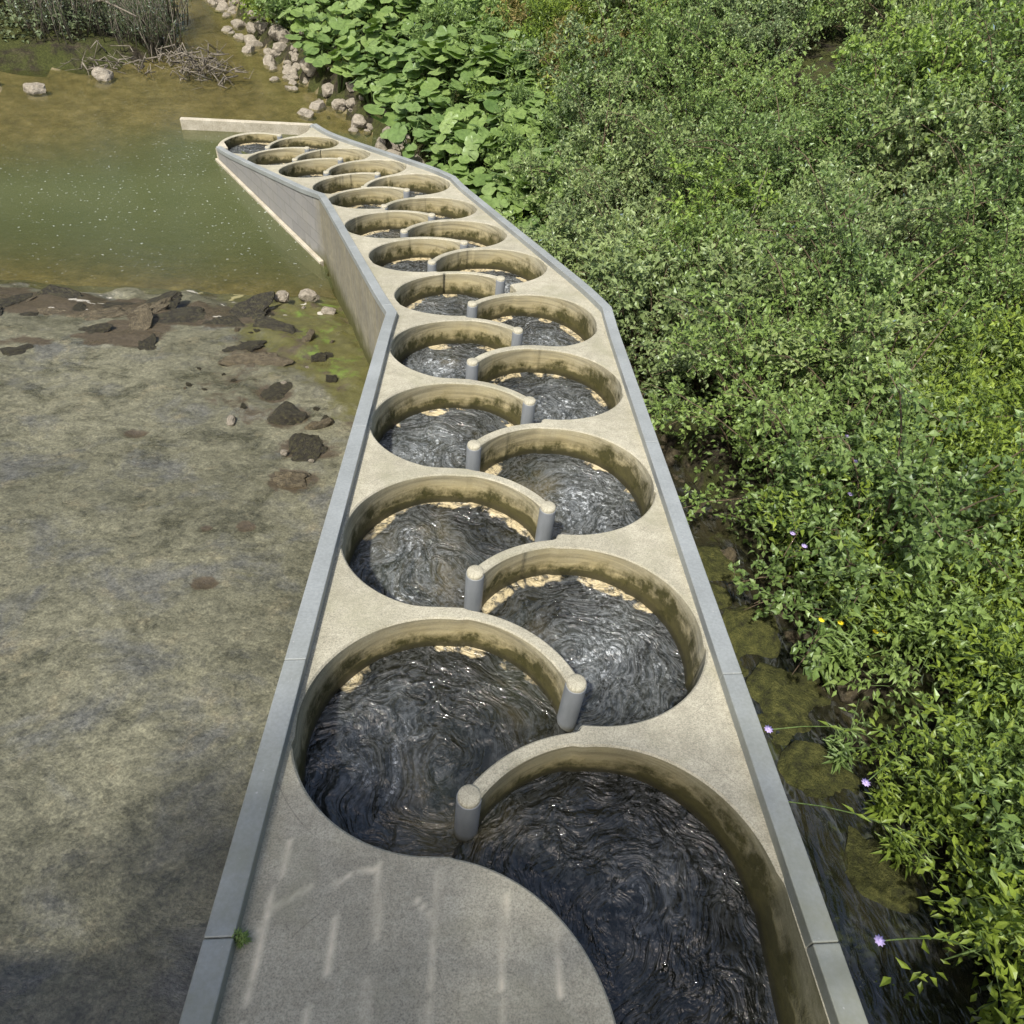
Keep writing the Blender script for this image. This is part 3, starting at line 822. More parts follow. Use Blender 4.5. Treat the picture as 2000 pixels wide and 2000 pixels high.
def pass_s(x, y):
    """signed offset from the pass centre line"""
    L = [tuple(v2(B1[0], -20)), tuple(B1), tuple(B2), tuple(B2 + D3 * 5.3)]
    return line_sdf(x, y, L)
DARKP = [(-1.75, 6.15, .28, .22), (-1.72, 6.75, .36, .24), (-2.05, 7.4, .30, .26), (-2.35, 8.0, .26, .22), (-2.0, 5.35, .1, .09), (-2.35, 5.3, .07, .06), (-2.15, 4.55, .13, .1),
         (-3.6, 6.9, .14, .1), (-2.9, 9.2, .2, .15)]
def ramp_z(x, y): return -.1888 * y - 1.46 + .12 * (fbm(x * .35 + 4, y * .35, 3, 41) - .5)
def pool_depth(x, y):
    g = np.exp(-(((x + 5.2) / 2.6) ** 2 + ((y - 13.9) / 2.3) ** 2)) + .8 * np.exp(-(((x + 9.0) / 2.8) ** 2 + ((y - 13.5) / 1.9) ** 2))
    g2 = np.exp(-(((x + 5.0) / 1.9) ** 2 + ((y - 17.0) / .9) ** 2))
    return .07 + .80 * np.clip(g, 0, 1) + .40 * g2 + .06 * (fbm(x * .8, y * .8, 3, 51) - .5)
def terrain(x, y):
    r = ramp_z(x, y)
    ledge = sstep(9.3, 11.0, y + 1.5 * (fbm(x * .9, y * .9, 4, 61) - .5) + .06 * (x + 3)) * sstep(-1.2, -3.2, x)
    rough = np.maximum(ledge * sstep(12.0, 10.8, y), .5 * sstep(6.8, 7.6, y) * sstep(11.8, 11.2, y) * sstep(-3.9, -3.0, x))
    r = r + rough * (.30 * (fbm(x * 2.3, y * 2.3, 4, 71) - .62))
    bed = POOL_Z - pool_depth(x, y)
    z = np.where(y > 9, np.maximum(np.minimum(r, 99), bed), r)
    z = np.maximum(r - .25 * sstep(10.3, 11.7, y + 1.3 * (fbm(x * 1.0 + 9, y * 1.0, 3, 62) - .5)), bed)
    dn = sstep(0, 1, 1) * 0
    s = pass_s(x, y)
    d = bank_d(x, y)
    # right-hand side channel
    ch = np.maximum(-.1888 * y - 1.66 + .10 * (fbm(x * 1.2, y * .5, 4, 77) - .5), POOL_Z - .25)
    right = (s > 0) & (y < 18.4)
    z = np.where(right, ch, z)
    dd = np.maximum(d, 0)
    rise = .30 * sstep(0, .35, d) + .42 * np.minimum(dd, 6) + .22 * np.clip(dd - 6, 0, 20) + .25 * sstep(0, .8, d) * (fbm(x * .9, y * .9, 4, 81) - .5)
    z = z + rise
    dl = -line_sdf(x, y, LBANK)
    z = z + np.where(dl > 0, .30 * sstep(0, .6, dl) + .16 * np.minimum(dl, 12), 0)
    lft = sstep(-9.5, -13, x) * sstep(21, 18, y)
    z = z + lft * (1.2 * sstep(-9.5, -13, x) + .4 * np.clip(-x - 12, 0, 10))
    # scour along the joints of the slab
    fine = .025 * (fbm(x * 4.5, y * 6.5, 4, 91) - .5) + .012 * (fbm(x * 16, y * 22, 3, 95) - .5)
    z = z + fine * (d < .2)
    for (px_, py_, a, b_) in DARKP:
        z = z - .03 * np.exp(-(((x - px_) / a) ** 2 + ((y - py_) / b_) ** 2) * 1.5)
    return z
def axis(lo, hi, flo, fhi, fs, grow=1.12, big=1.2):
    a = list(np.arange(flo, fhi, fs)); s = fs; v = flo
    while v > lo:
        s = min(s * grow, big); v -= s; a.insert(0, v)
    s = fs; v = a[-1]
    while v < hi:
        s = min(s * grow, big); v += s; a.append(v)
    return np.array(a)
tx = axis(-45, 50, -5.5, 4.5, .034, 1.05, 1.0); ty = axis(-14, 80, .8, 13, .045, 1.05, 1.0)
TX, TY = np.meshgrid(tx, ty, indexing='ij')
TZ = terrain(TX, TY)
TD = bank_d(TX, TY); TS = pass_s(TX, TY)
mid = lambda a: (a[:-1, :-1] + a[1:, :-1] + a[1:, 1:] + a[:-1, 1:]) / 4
cX, cY, cD, cS = mid(TX), mid(TY), mid(TD), mid(TS)
cZ = mid(TZ)
hide = (np.abs(cS) < 1.0) & (cY < 17.6) & (cY > -3)
isbank = (cD > .0) | ((cX < -11) & (cY < 20) & (cZ > POOL_Z + .02)) | (-mid(line_sdf(TX, TY, LBANK)) > 0)
isapron = (~isbank) & (cS < 0) & (cY < 11.6)
def sub(mask, name, mat, label, attrs=None):
    ii, jj = np.where(mask & ~hide)
    u = np.zeros(TX.shape, bool)
    for a, b_ in ((0, 0), (1, 0), (1, 1), (0, 1)): u[ii + a, jj + b_] = True
    q = -np.ones(TX.shape, int); q[u] = np.arange(u.sum())
    F = np.c_[q[ii, jj], q[ii + 1, jj], q[ii + 1, jj + 1], q[ii, jj + 1]]
    at = {k: ('POINT', v[u]) for k, v in (attrs or {}).items()}
    o = obj(name, mesh_data(name, np.c_[TX[u], TY[u], TZ[u]], F, mat, True, at))
    return tag(o, label, kind="structure")
DK = np.zeros(TX.shape)
for (px_, py_, a, b_) in DARKP: DK = np.maximum(DK, np.exp(-(((TX - px_) / a) ** 2 + ((TY - py_) / b_) ** 2) * .8))
DK = np.maximum(DK, sstep(8.3, 9.3, TY) * sstep(11.0, 10.2, TY) * sstep(-3.7, -4.5, TX) * sstep(.44, .60, fbm(TX * .9 + 5, TY * 1.3, 4, 67)))
DK = np.maximum(DK, sstep(6.6, 7.4, TY) * sstep(11.6, 11.0, TY) * sstep(-3.9, -3.0, TX) * sstep(.40, .56, fbm(TX * 1.5 + 2, TY * 1.7, 4, 68)) * .52)
DK = np.maximum(DK, sstep(9.4, 9.9, TY + .05 * (TX + 3)) * sstep(11.3, 10.7, TY) * sstep(-2.3, -3.4, TX) * 1.0 * (.35 + 1.0 * fbm(TX * 1.2, TY * 1.6, 3, 66)))
MS = np.clip(sstep(-2.4, -1.25, TS + .0) * sstep(6.2, 8.2, TY) * 1.0 + .25 * np.exp(-(((TX + 1.9) / .5) ** 2 + ((TY - 4.5) / .7) ** 2)), 0, 1) * (TS < 0)
MS = np.clip(MS + .9 * sstep(-3.6, -2.2, TS) * sstep(7.6, 9.6, TY) * sstep(12, 11, TY), 0, 1)
PA = sstep(.70, .82, fbm(TX * 4.1, TY * 5.1, 3, 101)) * sstep(9.3, 10.4, TY) * sstep(-1, -2.5, TX)
sub(isapron, "rock_apron", M_APR, "wet sloping rock apron with thin flowing water beside the pass", {"moss": MS, "dark": DK, "pale": PA})
sub((~isbank) & (~isapron), "river_bed", M_BED, "brown gravel river bed under the water")
sub(isbank, "bank_ground", M_SOIL, "dark earth of the river bank under the plants")

# pool water
px = np.arange(-45, 4, .16); py = np.arange(9.5, 78, .16)
PX, PY = np.meshgrid(px, py, indexing='ij'); PZ = terrain(PX, PY); PS = pass_s(PX, PY); PD = bank_d(PX, PY)
inside_pass = (np.abs(PS) < 1.05) & (PY < 17.3) & (((PX - B2[0]) * D3[0] + (PY - B2[1]) * D3[1]) < 4.9)
dep = POOL_Z - PZ
ok = (dep > -.05) & ~inside_pass & (PD < .8)
cm = ok[:-1, :-1] & ok[1:, :-1] & ok[1:, 1:] & ok[:-1, 1:]
ci, cj = np.where(cm); u = np.zeros(PX.shape, bool)
for a, b_ in ((0, 0), (1, 0), (1, 1), (0, 1)): u[ci + a, cj + b_] = True
q = -np.ones(PX.shape, int); q[u] = np.arange(u.sum())
F = np.c_[q[ci, cj], q[ci + 1, cj], q[ci + 1, cj + 1], q[ci, cj + 1]]
DP = 1 - np.exp(-np.maximum(dep[u] - .03, 0) * 3.6)
pw = obj("pool_water", mesh_data("pool_water", np.c_[PX[u], PY[u], np.full(u.sum(), POOL_Z)], F, M_POOL, True, {"depth": ('POINT', np.clip(DP, .18, .97))}))
tag(pw, "green murky river pool below the rock apron", kind="structure")
# side channel stream
ys = np.arange(-10, 12.6, .12); vs = []; fs = []
for k, y in enumerate(ys):
    xl = float(np.interp(y, [-12, 7.7, 13.2], [1.46, 1.46, -.25]))
    xr = float(np.interp(y, [p[1] for p in FOOT[:12]], [p[0] for p in FOOT[:12]])) + .25
    for m_ in range(13):
        x = xl + (xr - xl) * m_ / 12
        vs.append((x, y, max(-.1888 * y - 1.50, POOL_Z + .02) + .035 * (float(fbm(x * 3.5, y * 1.2, 3, 111)) - .5)))
for k in range(len(ys) - 1):
    for m_ in range(12): fs.append((k * 13 + m_, k * 13 + m_ + 1, (k + 1) * 13 + m_ + 1, (k + 1) * 13 + m_))
tag(obj("stream_water", mesh_data("stream_water", vs, fs, M_ST)), "dark fast side stream between the pass and the overgrown bank", kind="structure")

def gz(x, y): return float(terrain(np.array([float(x)]), np.array([float(y)]))[0])

#@@VEG@@
# ------------------------------------------------------------------ plants
class Leaves:
    """many small leaves in one mesh: each a folded lance or oval of four triangles"""
    def __init__(s, seed): s.P = []; s.D = []; s.Nn = []; s.L = []; s.Wd = []; s.T = []; s.r = np.random.default_rng(seed)
    def put(s, p, d, n, l, w, t):
        s.P.append(p); s.D.append(d); s.Nn.append(n); s.L.append(l); s.Wd.append(w); s.T.append(t)
    def put_many(s, p, d, n, l, w, t):
        s.P += list(p); s.D += list(d); s.Nn += list(n); s.L += list(l); s.Wd += list(w); s.T += list(t)
    def mesh(s, name, mat, shape='oval'):
        P = np.array(s.P); D = np.array(s.D); Nn = np.array(s.Nn); L = np.array(s.L)[:, None]; W_ = np.array(s.Wd)[:, None]; T = np.array(s.T)
        D /= np.linalg.norm(D, axis=1)[:, None] + 1e-9
        S = np.cross(D, Nn); S /= np.linalg.norm(S, axis=1)[:, None] + 1e-9; U = np.cross(S, D)
        m = .45 if shape == 'oval' else .35
        a = P; c = P + D * L - U * L * .16; m0 = P + D * L * m + U * L * .0
        b1 = P + D * L * m + S * W_ * .5 + U * W_ * .22; b2 = P + D * L * m - S * W_ * .5 + U * W_ * .22
        V = np.stack([a, b1, c, b2, m0], 1).reshape(-1, 3); n = len(P); o = np.arange(n)[:, None] * 5
        F = np.stack([o + [0, 1, 4], o + [4, 1, 2], o + [0, 4, 3], o + [4, 2, 3]], 1).reshape(-1, 3)
        return mesh_data(name, V, F, mat, False, {"tint": ('POINT', np.repeat(T, 5))})

def unit(v): return v / (np.linalg.norm(v, axis=-1, keepdims=True) + 1e-9)

def shrub_meshes(seed, n_br=40, twigs=9, per=20, leaf=.060, height=1.35, spread=1.25, mat=None, stem_mat=None, name="foliage", tintb=.5, droop=.25, lw=.6):
    r = np.random.default_rng(seed); L = Leaves(seed); st = MB()
    for i in range(n_br):
        az = r.uniform(0, 2 * math.pi); el = math.acos(r.uniform(.02, 1)) * .95
        ln = height * (r.uniform(.72, 1.05) if i % 5 else r.uniform(1.15, 1.42)) * (1 + .25 * math.sin(3 * az + seed))
        tip = np.array([math.cos(az) * math.sin(el) * spread / height, math.sin(az) * math.sin(el) * spread / height, math.cos(el) * .95 + .05]) * ln
        base = np.array([r.normal(0, .12), r.normal(0, .12), -.35])
        ctrl = np.array([tip[0] * .3, tip[1] * .3, tip[2] * .75 + .2])
        ts = np.linspace(0, 1, 7)[:, None]
        pts = (1 - ts) ** 2 * base + 2 * ts * (1 - ts) * ctrl + ts ** 2 * tip
        pts[-1, 2] -= droop * .2
        st.tube(pts, [.013, .012, .010, .008, .006, .005, .003], 4)
        bt = r.uniform(-.15, .15)
        for k in range(twigs):
            t = r.uniform(.42, 1.0); p = (1 - t) ** 2 * base + 2 * t * (1 - t) * ctrl + t * t * tip
            d = unit(unit(tip - base) * .5 + r.normal(0, .8, 3) + np.array([0, 0, .15])); tl = r.uniform(.16, .42)
            if k % 2 == 0: st.tube([p, p + d * tl * .5, p + d * tl + np.array([0, 0, -.03])], [.004, .003, .002], 3)
            q = np.linspace(.08, 1, per)[:, None]
            pos = p + d * tl * q + r.normal(0, .022, (per, 3)) + np.array([0, 0, -.03]) * q ** 2
            ld = unit(d * .6 + r.normal(0, .65, (per, 3)))
            nn = unit(np.array([0, 0, 1.]) + r.normal(0, .42, (per, 3)))
            ll = leaf * r.uniform(.55, 1.45, per)
            L.put_many(pos, ld, nn, ll, ll * lw * r.uniform(.85, 1.15, per), np.clip(tintb + bt + r.normal(0, .24, per), 0, 1))
    return L.mesh(name, mat), st.mesh("stems", stem_mat)

def make_plant(kind, fol, stem, label, cat, group, loc):
    o = obj(kind, fol, None, loc); tag(o, label, cat, group)
    if stem: obj("stems", stem, o)
    return o

# --- round-leaved butterbur
def butterbur(seed, n=15):
    r = np.random.default_rng(seed); vs = []; fs = []; tint = []; st = MB()
    for i in range(n):
        az = 2 * math.pi * i / n * 2.4 + r.uniform(-.5, .5); rad = r.uniform(.10, .52); h = r.uniform(.40, .78) - rad * .25
        R0 = r.uniform(.10, .205); c = np.array([math.cos(az) * rad, math.sin(az) * rad, h])
        nrm = unit(np.array([math.cos(az) * .35, math.sin(az) * .35, 1.]) + r.normal(0, .17, 3) + np.array([-.05, -.22, 0]))
        a = unit(np.cross(nrm, [math.sin(az), -math.cos(az), .01])); b_ = np.cross(nrm, a)
        K = 22; base = len(vs); tt = r.uniform(.15, .85)
        vs.append(c - nrm * R0 * .10); tint.append(tt - .1)
        for ring in (.5, 1.0):
            for k in range(K):
                th = 2 * math.pi * k / K
                f = 1.0 + .05 * math.sin(7 * th + i) + .03 * math.sin(11 * th)
                notch = math.exp(-((abs(th - math.pi) / .22) ** 2)); f *= (1 - .62 * notch * (ring ** 1))
                f *= 1 + .10 * math.cos(th)
                rr_ = R0 * ring * f
                lift = R0 * (.10 * ring ** 2 + .05 * math.sin(5 * th + i * 2) * ring - .16 * max(0, ring - .5) * 2 * abs(math.sin(th)) )
                vs.append(c + a * math.cos(th) * rr_ + b_ * math.sin(th) * rr_ + nrm * lift); tint.append(np.clip(tt + r.normal(0, .05), 0, 1))
        for k in range(K):
            k2 = (k + 1) % K
            fs.append((base, base + 1 + k, base + 1 + k2))
            fs.append((base + 1 + k, base + 1 + K + k, base + 1 + K + k2, base + 1 + k2))
        st.tube([np.array([math.cos(az) * .05, math.sin(az) * .05, -.15]), c * [.55, .55, .6], c - nrm * R0 * .1], [.012, .009, .006], 5)
    return mesh_data("leaves", vs, fs, M_L_BUT, True, {"tint": ('POINT', np.clip(tint, 0, 1))}), st.mesh("leaf_stalks", M_GSTEM)

placed = []
def far_ok(x, y, r_):
    for (a, b_, q_) in placed:
        if (a - x) ** 2 + (b_ - y) ** 2 < (min(r_, q_)) ** 2: return False
    placed.append((x, y, r_)); return True

def scatter(protos, label, cat, group, pts, smin_=.8, smax_=1.2, tilt=.12, sink=0., labels=None):
    out = []
    for i, (x, y) in enumerate(pts):
        src = protos[i % len(protos)]
        o = src if i < len(protos) else copy_tree(src)
        s = random.uniform(smin_, smax_)
        o.location = (x, y, gz(x, y) - sink)
        o.scale = (s, s, s * random.uniform(.9, 1.12)); o.rotation_euler = (random.uniform(-tilt, tilt), random.uniform(-tilt, tilt), random.uniform(0, 6.28))
        out.append(o)
    return out

# butterbur drift between the river and the shrubs
by = [(12.8, 1.05, 1.75), (13.6, .55, 1.6), (15.2, -.5, 1.5), (16.8, -1.5, 1.2), (18.6, -2.1, .7), (19.8, -3.0, .4), (21.2, -3.9, .2), (24, -5.2, -.2), (28, -5.0, -.6), (32, -4.5, -1)]
bpts = []
for tries in range(6000):
    y = random.uniform(12.8, 30); lo = np.interp(y, [a[0] for a in by], [a[1] for a in by]); hi = np.interp(y, [a[0] for a in by], [a[2] for a in by])
    x = random.uniform(lo, hi)
    if far_ok(x, y, .46 if y < 22 else .58): bpts.append((x, y))
bpts = bpts[:190]
bp = []
for k in range(5):
    lm, sm = butterbur(200 + k)
    bp.append(make_plant("butterbur_plant", lm, None, "butterbur plant with large round leaves on the river bank", "butterbur", "butterbur plants along the river bank", (0, 0, 0)))
    obj("leaf_stalks", sm, bp[-1])
scatter(bp, "", "", "", bpts, .85, 1.25, .1, .0)

M_L_SHRUB2 = mat_leaf("grey_green_leaves", (.068, .102, .036), (.150, .205, .082), (.26, .32, .150), .30, .10)
M_L_HERB2 = mat_leaf("fresh_green_leaves", (.070, .115, .020), (.155, .240, .045), (.27, .36, .090), .36, .08)
# shrubs
placed = []
spt = []; sdark = []; sherb = []
def in_but(x, y):
    return y > 12.6 and x < np.interp(y, [a[0] for a in by], [a[2] for a in by]) + .45
for tries in range(9000):
    y = random.uniform(4.6, 30) if tries > 2500 else random.uniform(4.6, 14)
    x = random.uniform(1.6, 15.5)
    d = float(bank_d(np.array([x]), np.array([y]))[0])
    if d < (.35 if y > 8 else .62) or in_but(x, y): continue
    if x > 3.55 and y < 7.2 and x < 9 and (x - 3.4) * .9 + (7.0 - y) * .7 > 1.4: continue
    if y > 15.5 and x < .5 + (y - 15.5) * .9 and x < 3.2: continue
    if (abs((x - 6.9) * .92 - (y - 16.6) * .4) < .95 and abs((x - 6.9) * .4 + (y - 16.6) * .92) < 2.7) or ((x - 5.2) / .8) ** 2 + ((y - 13.4) / .8) ** 2 < 1: continue
    r_ = .86 if y < 14 else (1.0 if y < 20 else 1.4)
    if far_ok(x, y, r_): spt.append((x, y))
protos = []
for k in range(6):
    f, s_ = shrub_meshes(300 + k, n_br=[40, 34, 46, 40, 36, 42][k], leaf=[.06, .066, .055, .06, .07, .058][k], spread=[1.25, 1.15, 1.35, 1.2, 1.1, 1.3][k], mat=[M_L_SHRUB, M_L_SHRUB2, M_L_SHRUB, M_L_SHRUB2, M_L_HERB2, M_L_SHRUB][k], stem_mat=M_STEM, tintb=.48 + .05 * (k % 2))
    protos.append(make_plant("shrub", f, s_, "dense small-leaved green shrub among its neighbours on the bank", "shrub", "small-leaved shrubs covering the bank", (0, 0, 0)))
shr = scatter(protos, "", "", "", spt, .85, 1.2, .18, .1)
print("shrubs", len(spt), "butterbur", len(bpts))

# lower yellow-green herbs on the near bank
placed = []; hp = []
for tries in range(5000):
    x = random.uniform(3.15, 8); y = random.uniform(-1, 7.0)
    d = float(bank_d(np.array([x]), np.array([y]))[0])
    if d < (.22 if y < 2.4 else .42): continue
    if math.hypot(x - 2.96, y - 3.78) < .62 or math.hypot(x - 3.15, y - 3.2) < .4: continue
    if y > 4.0 and (x - 3.4) * .9 + (7.0 - y) * .7 < 1.25: continue
    if far_ok(x, y, .36): hp.append((x, y))
hprot = []
for k in range(4):
    f, s_ = shrub_meshes(400 + k, 22, 6, 14, .052, .55, .50, M_L_HERB if k != 3 else M_L_SHRUB, M_GSTEM, "foliage", .5, .1, .42)
    hprot.append(make_plant("bank_herb", f, s_, "low yellow-green herb in the sunny growth at the lower right bank", "herb", "low herbs on the lower right bank", (0, 0, 0)))
scatter(hprot, "", "", "", sorted(hp, key=lambda p: p[0] + abs(p[1] - 4) * .4)[:230], .8, 1.35, .2, .03)

# grassy herbs at the top, yellow and brown among them
placed = []; gp = []
for tries in range(4000):
    y = random.uniform(15.6, 31); x = random.uniform(.0, 4.0)
    if in_but(x - .2, y) or (x > .7 + (y - 15.5) * .9): continue
    if far_ok(x, y, .55): gp.append((x, y))
gprot = []
for k in range(3):
    f, s_ = shrub_meshes(450 + k, 30, 6, 14, .10, .95, .70, M_L_HERB if k < 2 else M_L_DRY, M_GSTEM, "foliage", .5, .1, .28)
    gprot.append(make_plant("tall_herb", f, s_, "tall yellow-green herb beyond the butterbur at the top of the bank", "herb", "tall herbs beyond the butterbur", (0, 0, 0)))
scatter(gprot, "", "", "", gp[:110], .8, 1.3, .2, .03)
placed = []; mp_ = []
for tries in range(3000):
    y = random.uniform(13.2, 27); hi = np.interp(y, [a[0] for a in by], [a[2] for a in by]); x = hi + random.gauss(-.05, .45)
    if far_ok(x, y, .6): mp_.append((x, y))
for k in range(14):
    y = random.uniform(14, 24); mp_.append((np.interp(y, [a[0] for a in by], [(a[1] + a[2]) / 2 for a in by]), y))
mprot = []
for k in range(2):
    f, s_ = shrub_meshes(460 + k, 22, 6, 14, .08, .95, .55, [M_L_SHRUB, M_L_HERB2][k], M_GSTEM, "foliage", .5, .1, .45)
    mprot.append(make_plant("meadow_herb", f, s_, "small-leaved herb growing up between the butterbur leaves", "herb", "herbs growing between the butterbur", (0, 0, 0)))
scatter(mprot, "", "", "", mp_[:46], .75, 1.1, .2, .05)
# small mixed herbs at the upper left edge of the bank
placed = []; up_ = []
for tries in range(3000):
    y = random.uniform(22, 38); x = random.uniform(-9.5, -3.2)
    d = float(bank_d(np.array([x]), np.array([y]))[0])
    if d < .35 or (y < 28 and x > -4.9): continue
    if far_ok(x, y, .58): up_.append((x, y))
uprot = []
for k in range(3):
    f, s_ = shrub_meshes(470 + k, 26, 6, 14, .085, .75, .66, M_L_BUT if k != 1 else M_L_HERB, M_GSTEM, "foliage", .5, .1, .5)
    uprot.append(make_plant("bank_herb", f, s_, "leafy green herb by the pale stones at the upstream river edge", "herb", "leafy herbs by the upstream river edge", (0, 0, 0)))
scatter(uprot, "", "", "", up_[:100], .8, 1.3, .2, .03)

# ground cover between all plants
def cover(name, n, x0, x1, y0, y1, cond, mat, label, leaf=(.035, .08), h=.28, seed=5):
    r = np.random.default_rng(seed); X = r.uniform(x0, x1, n); Y = r.uniform(y0, y1, n)
    D = bank_d(X, Y); m = cond(X, Y, D); X, Y = X[m], Y[m]; Z = terrain(X, Y) + r.uniform(0, 1, len(X)) ** 1.3 * h * (.5 + fbm(X * 1.1, Y * 1.1, 3, 7))
    n = len(X); L = Leaves(seed); l = r.uniform(*leaf, n) * (1 + np.clip(Y - 8, 0, 20) * .06)
    L.put_many(np.c_[X, Y, Z], r.normal(0, 1, (n, 3)) * [1, 1, .4], unit(np.c_[np.zeros(n), np.zeros(n), np.ones(n)] + r.normal(0, .45, (n, 3))), l, l * r.uniform(.35, .7, n), np.clip(fbm(X * .8, Y * .8, 3, 3) + r.normal(0, .18, n), 0, 1))
    return tag(obj(name, L.mesh(name, mat)), label, kind="stuff")
cover("ground_cover", 110000, -1, 13, 0, 24, lambda X, Y, D: (D > .05 + .4 * (fbm(X * 1.3, Y * 1.3, 3, 15) - .3) * (Y > 6)) & (D < 6) , M_L_SHRUB, "mixed low leaves filling the gaps between the bank plants", (.04, .09), .40)
cover("ground_cover", 30000, -9, 4, 20, 40, lambda X, Y, D: (D > .5), M_L_HERB, "low leaves under the upstream bank plants", (.05, .10), .35, 9)

cover("ground_cover", 26000, -20, -7, 20.5, 34, lambda X, Y, D: (D < -.5) & (-line_sdf(X, Y, LBANK) > .35 + .9 * fbm(X * .9, Y * .9, 3, 18)), M_L_WIL, "low grey-green growth on the far river bank", (.05, .10), .45, 11)
# trees at the top right and behind the camera
def tree(name, x, y, h, cr, seed, label, mat=M_L_DARK, n_cl=90, per=110, leaf=.13, low=.25, flat_=.75, group=None):
    r = np.random.default_rng(seed); t = empty(name, (x, y, gz(x, y))); tag(t, label, "tree", group)
    tr = MB(); lean = r.normal(0, .3, 2)
    pts = [np.array([lean[0] * q * q, lean[1] * q * q, h * q * .8 - .2]) for q in np.linspace(0, 1, 7)]
    tr.tube(pts, [.20, .17, .15, .12, .09, .06, .03], 8); L = Leaves(seed)
    for i in range(n_cl):
        az = r.uniform(0, 6.283); rad = cr * math.sqrt(r.uniform(.05, 1)) * r.uniform(.75, 1.1); zz = h * (low + (1 - low) * r.uniform(0, 1)) * (1 - .25 * (rad / cr) ** 2)
        c = np.array([math.cos(az) * rad, math.sin(az) * rad, zz])
        s0 = pts[int(np.clip(zz / h * 5, 0, 5))]
        if i % 2 == 0: tr.tube([s0, (s0 + c) / 2 + [0, 0, .15], c], [.05, .03, .008], 5)
        sz = r.uniform(.25, .55); bt = r.uniform(-.2, .2)
        p = c + r.normal(0, 1, (per, 3)) * sz * [1, 1, .45]
        ll = leaf * r.uniform(.6, 1.3, per)
        L.put_many(p, unit(r.normal(0, 1, (per, 3)) * [1, 1, .5]), unit(np.array([0, 0, 1.]) + r.normal(0, .4, (per, 3))), ll, ll * .6, np.clip(.5 + bt + r.normal(0, .2, per), 0, 1))
    obj("trunk", tr.mesh("trunk", M_STEM), t); obj("crown", L.mesh("crown", mat), t)
    return t
tree("bank_tree", 8.3, 16.6, 3.0, 1.5, 501, "small open-leaved tree over the dark gap at the top right", n_cl=26, per=55, leaf=.14, low=.5)
tree("bank_tree", 10.2, 26.5, 7.0, 3.2, 502, "dark broad tree at the top edge behind the dark gap", low=.2)
tree("bank_tree", 15.5, 23.5, 7.5, 3.4, 503, "dark tree farthest up the slope in the top right corner", low=.2)
tree("shade_tree", -2.9, -6.0, 11.5, 3.5, 504, "tall leafy tree beside the bridge, shading the near slab", M_L_DARK, 150, 110, .19, .55)

for k, (x, y, h) in enumerate([(-29, 30, 17), (-23, 42, 20), (-13, 45, 21), (-3, 44, 20), (6, 45, 19), (-31, 20, 16), (-28, 9, 15), (-33, 0, 15), (-9, 56, 24), (-38, 40, 20)]):
    tree("valley_tree", x, y, h, 6.8, 520 + k, "tall tree on the valley side upstream, outside the picture", M_L_DARK, 130, 70, .85, .10, group="tall trees on the valley side")
# grey-green willow bush with flood wood on the far side of the river
def willow(name, x, y, seed, h, sp, label, n=60, wid=.8):
    r = np.random.default_rng(seed); L = Leaves(seed); st = MB()
    for i in range(n):
        az = r.uniform(0, 6.283); rad = r.uniform(0, wid); b_ = np.array([math.cos(az) * rad, math.sin(az) * rad, -.2])
        tip = b_ + np.array([r.normal(0, sp), r.normal(0, sp), h * r.uniform(.6, 1.1)])
        m_ = (b_ + tip) / 2 + np.array([r.normal(0, .06), r.normal(0, .06), .1])
        st.tube([b_, m_, tip], [.013, .009, .003], 4)
        k = 26; q = r.uniform(.25, 1, k)[:, None]; p = (1 - q) ** 2 * b_ + 2 * q * (1 - q) * m_ + q * q * tip + r.normal(0, .05, (k, 3))
        ll = r.uniform(.06, .12, k)
        L.put_many(p, unit(unit(tip - b_) * .8 + r.normal(0, .4, (k, 3))), unit(r.normal(0, 1, (k, 3))), ll, ll * .24, np.clip(r.normal(.5, .22, k), 0, 1))
    o = obj(name, L.mesh("foliage", M_L_WIL), None, (x, y, gz(x, y))); tag(o, label, "bush"); obj("stems", st.mesh("stems", M_WOOD), o)
    return o
willow("willow_bush", -8.7, 22.9, 601, 1.7, .30, "grey-green willow bush with upright stems behind the flood wood", 150, .95)
willow("willow_bush", -10.4, 22.6, 602, 1.9, .35, "grey-green willow bush at the left, farther from the river bend", 140, 1.1)
willow("willow_bush", -9.2, 24.8, 603, 2.0, .35, "taller willow bush behind the front willow", 150, 1.1)
willow("willow_bush", -12.6, 23.4, 604, 2.1, .4, "willow bush farthest left on the far river bank", 130, 1.2)
willow("willow_bush", -11.5, 26.5, 605, 2.3, .4, "willow bush at the back of the far river bank", 80, 1.2)
willow("willow_bush", -10.2, 29.0, 606, 2.3, .4, "willow bush farthest upstream on the left side", 80, 1.2)
willow("willow_bush", -15.0, 22.8, 607, 2.0, .4, "willow bush at the left picture edge on the far bank", 130, 1.2)

def branch_pile(name, x, y, seed, n, span, label, z0=None, lift=.35):
    r = np.random.default_rng(seed); b_ = MB()
    for i in range(n):
        p = np.array([r.normal(0, span * .35), r.normal(0, span * .22), r.uniform(0, lift)])
        az = r.uniform(0, 6.28); d = np.array([math.cos(az), math.sin(az) * .8, r.uniform(-.15, .45)]); l = r.uniform(.12, .75) * span * .6
        q = p + d * l * .5 + r.normal(0, .09, 3); e = p + d * l + r.normal(0, .14, 3); rad = r.uniform(.005, .024)
        b_.tube([p, q, e], [rad, rad * .8, rad * .4], 6)
        if i % 3 == 0: b_.tube([q, q + r.normal(0, .15, 3) + [0, 0, .12]], [rad * .5, rad * .25], 5)
    o = obj(name, b_.mesh(name, M_WOOD), None, (x, y, (gz(x, y) if z0 is None else z0)))
    return tag(o, label, "driftwood")
branch_pile("driftwood", -6.6, 20.9, 611, 46, 1.3, "bleached root wad of flood wood at the tip nearest the pass", POOL_Z)
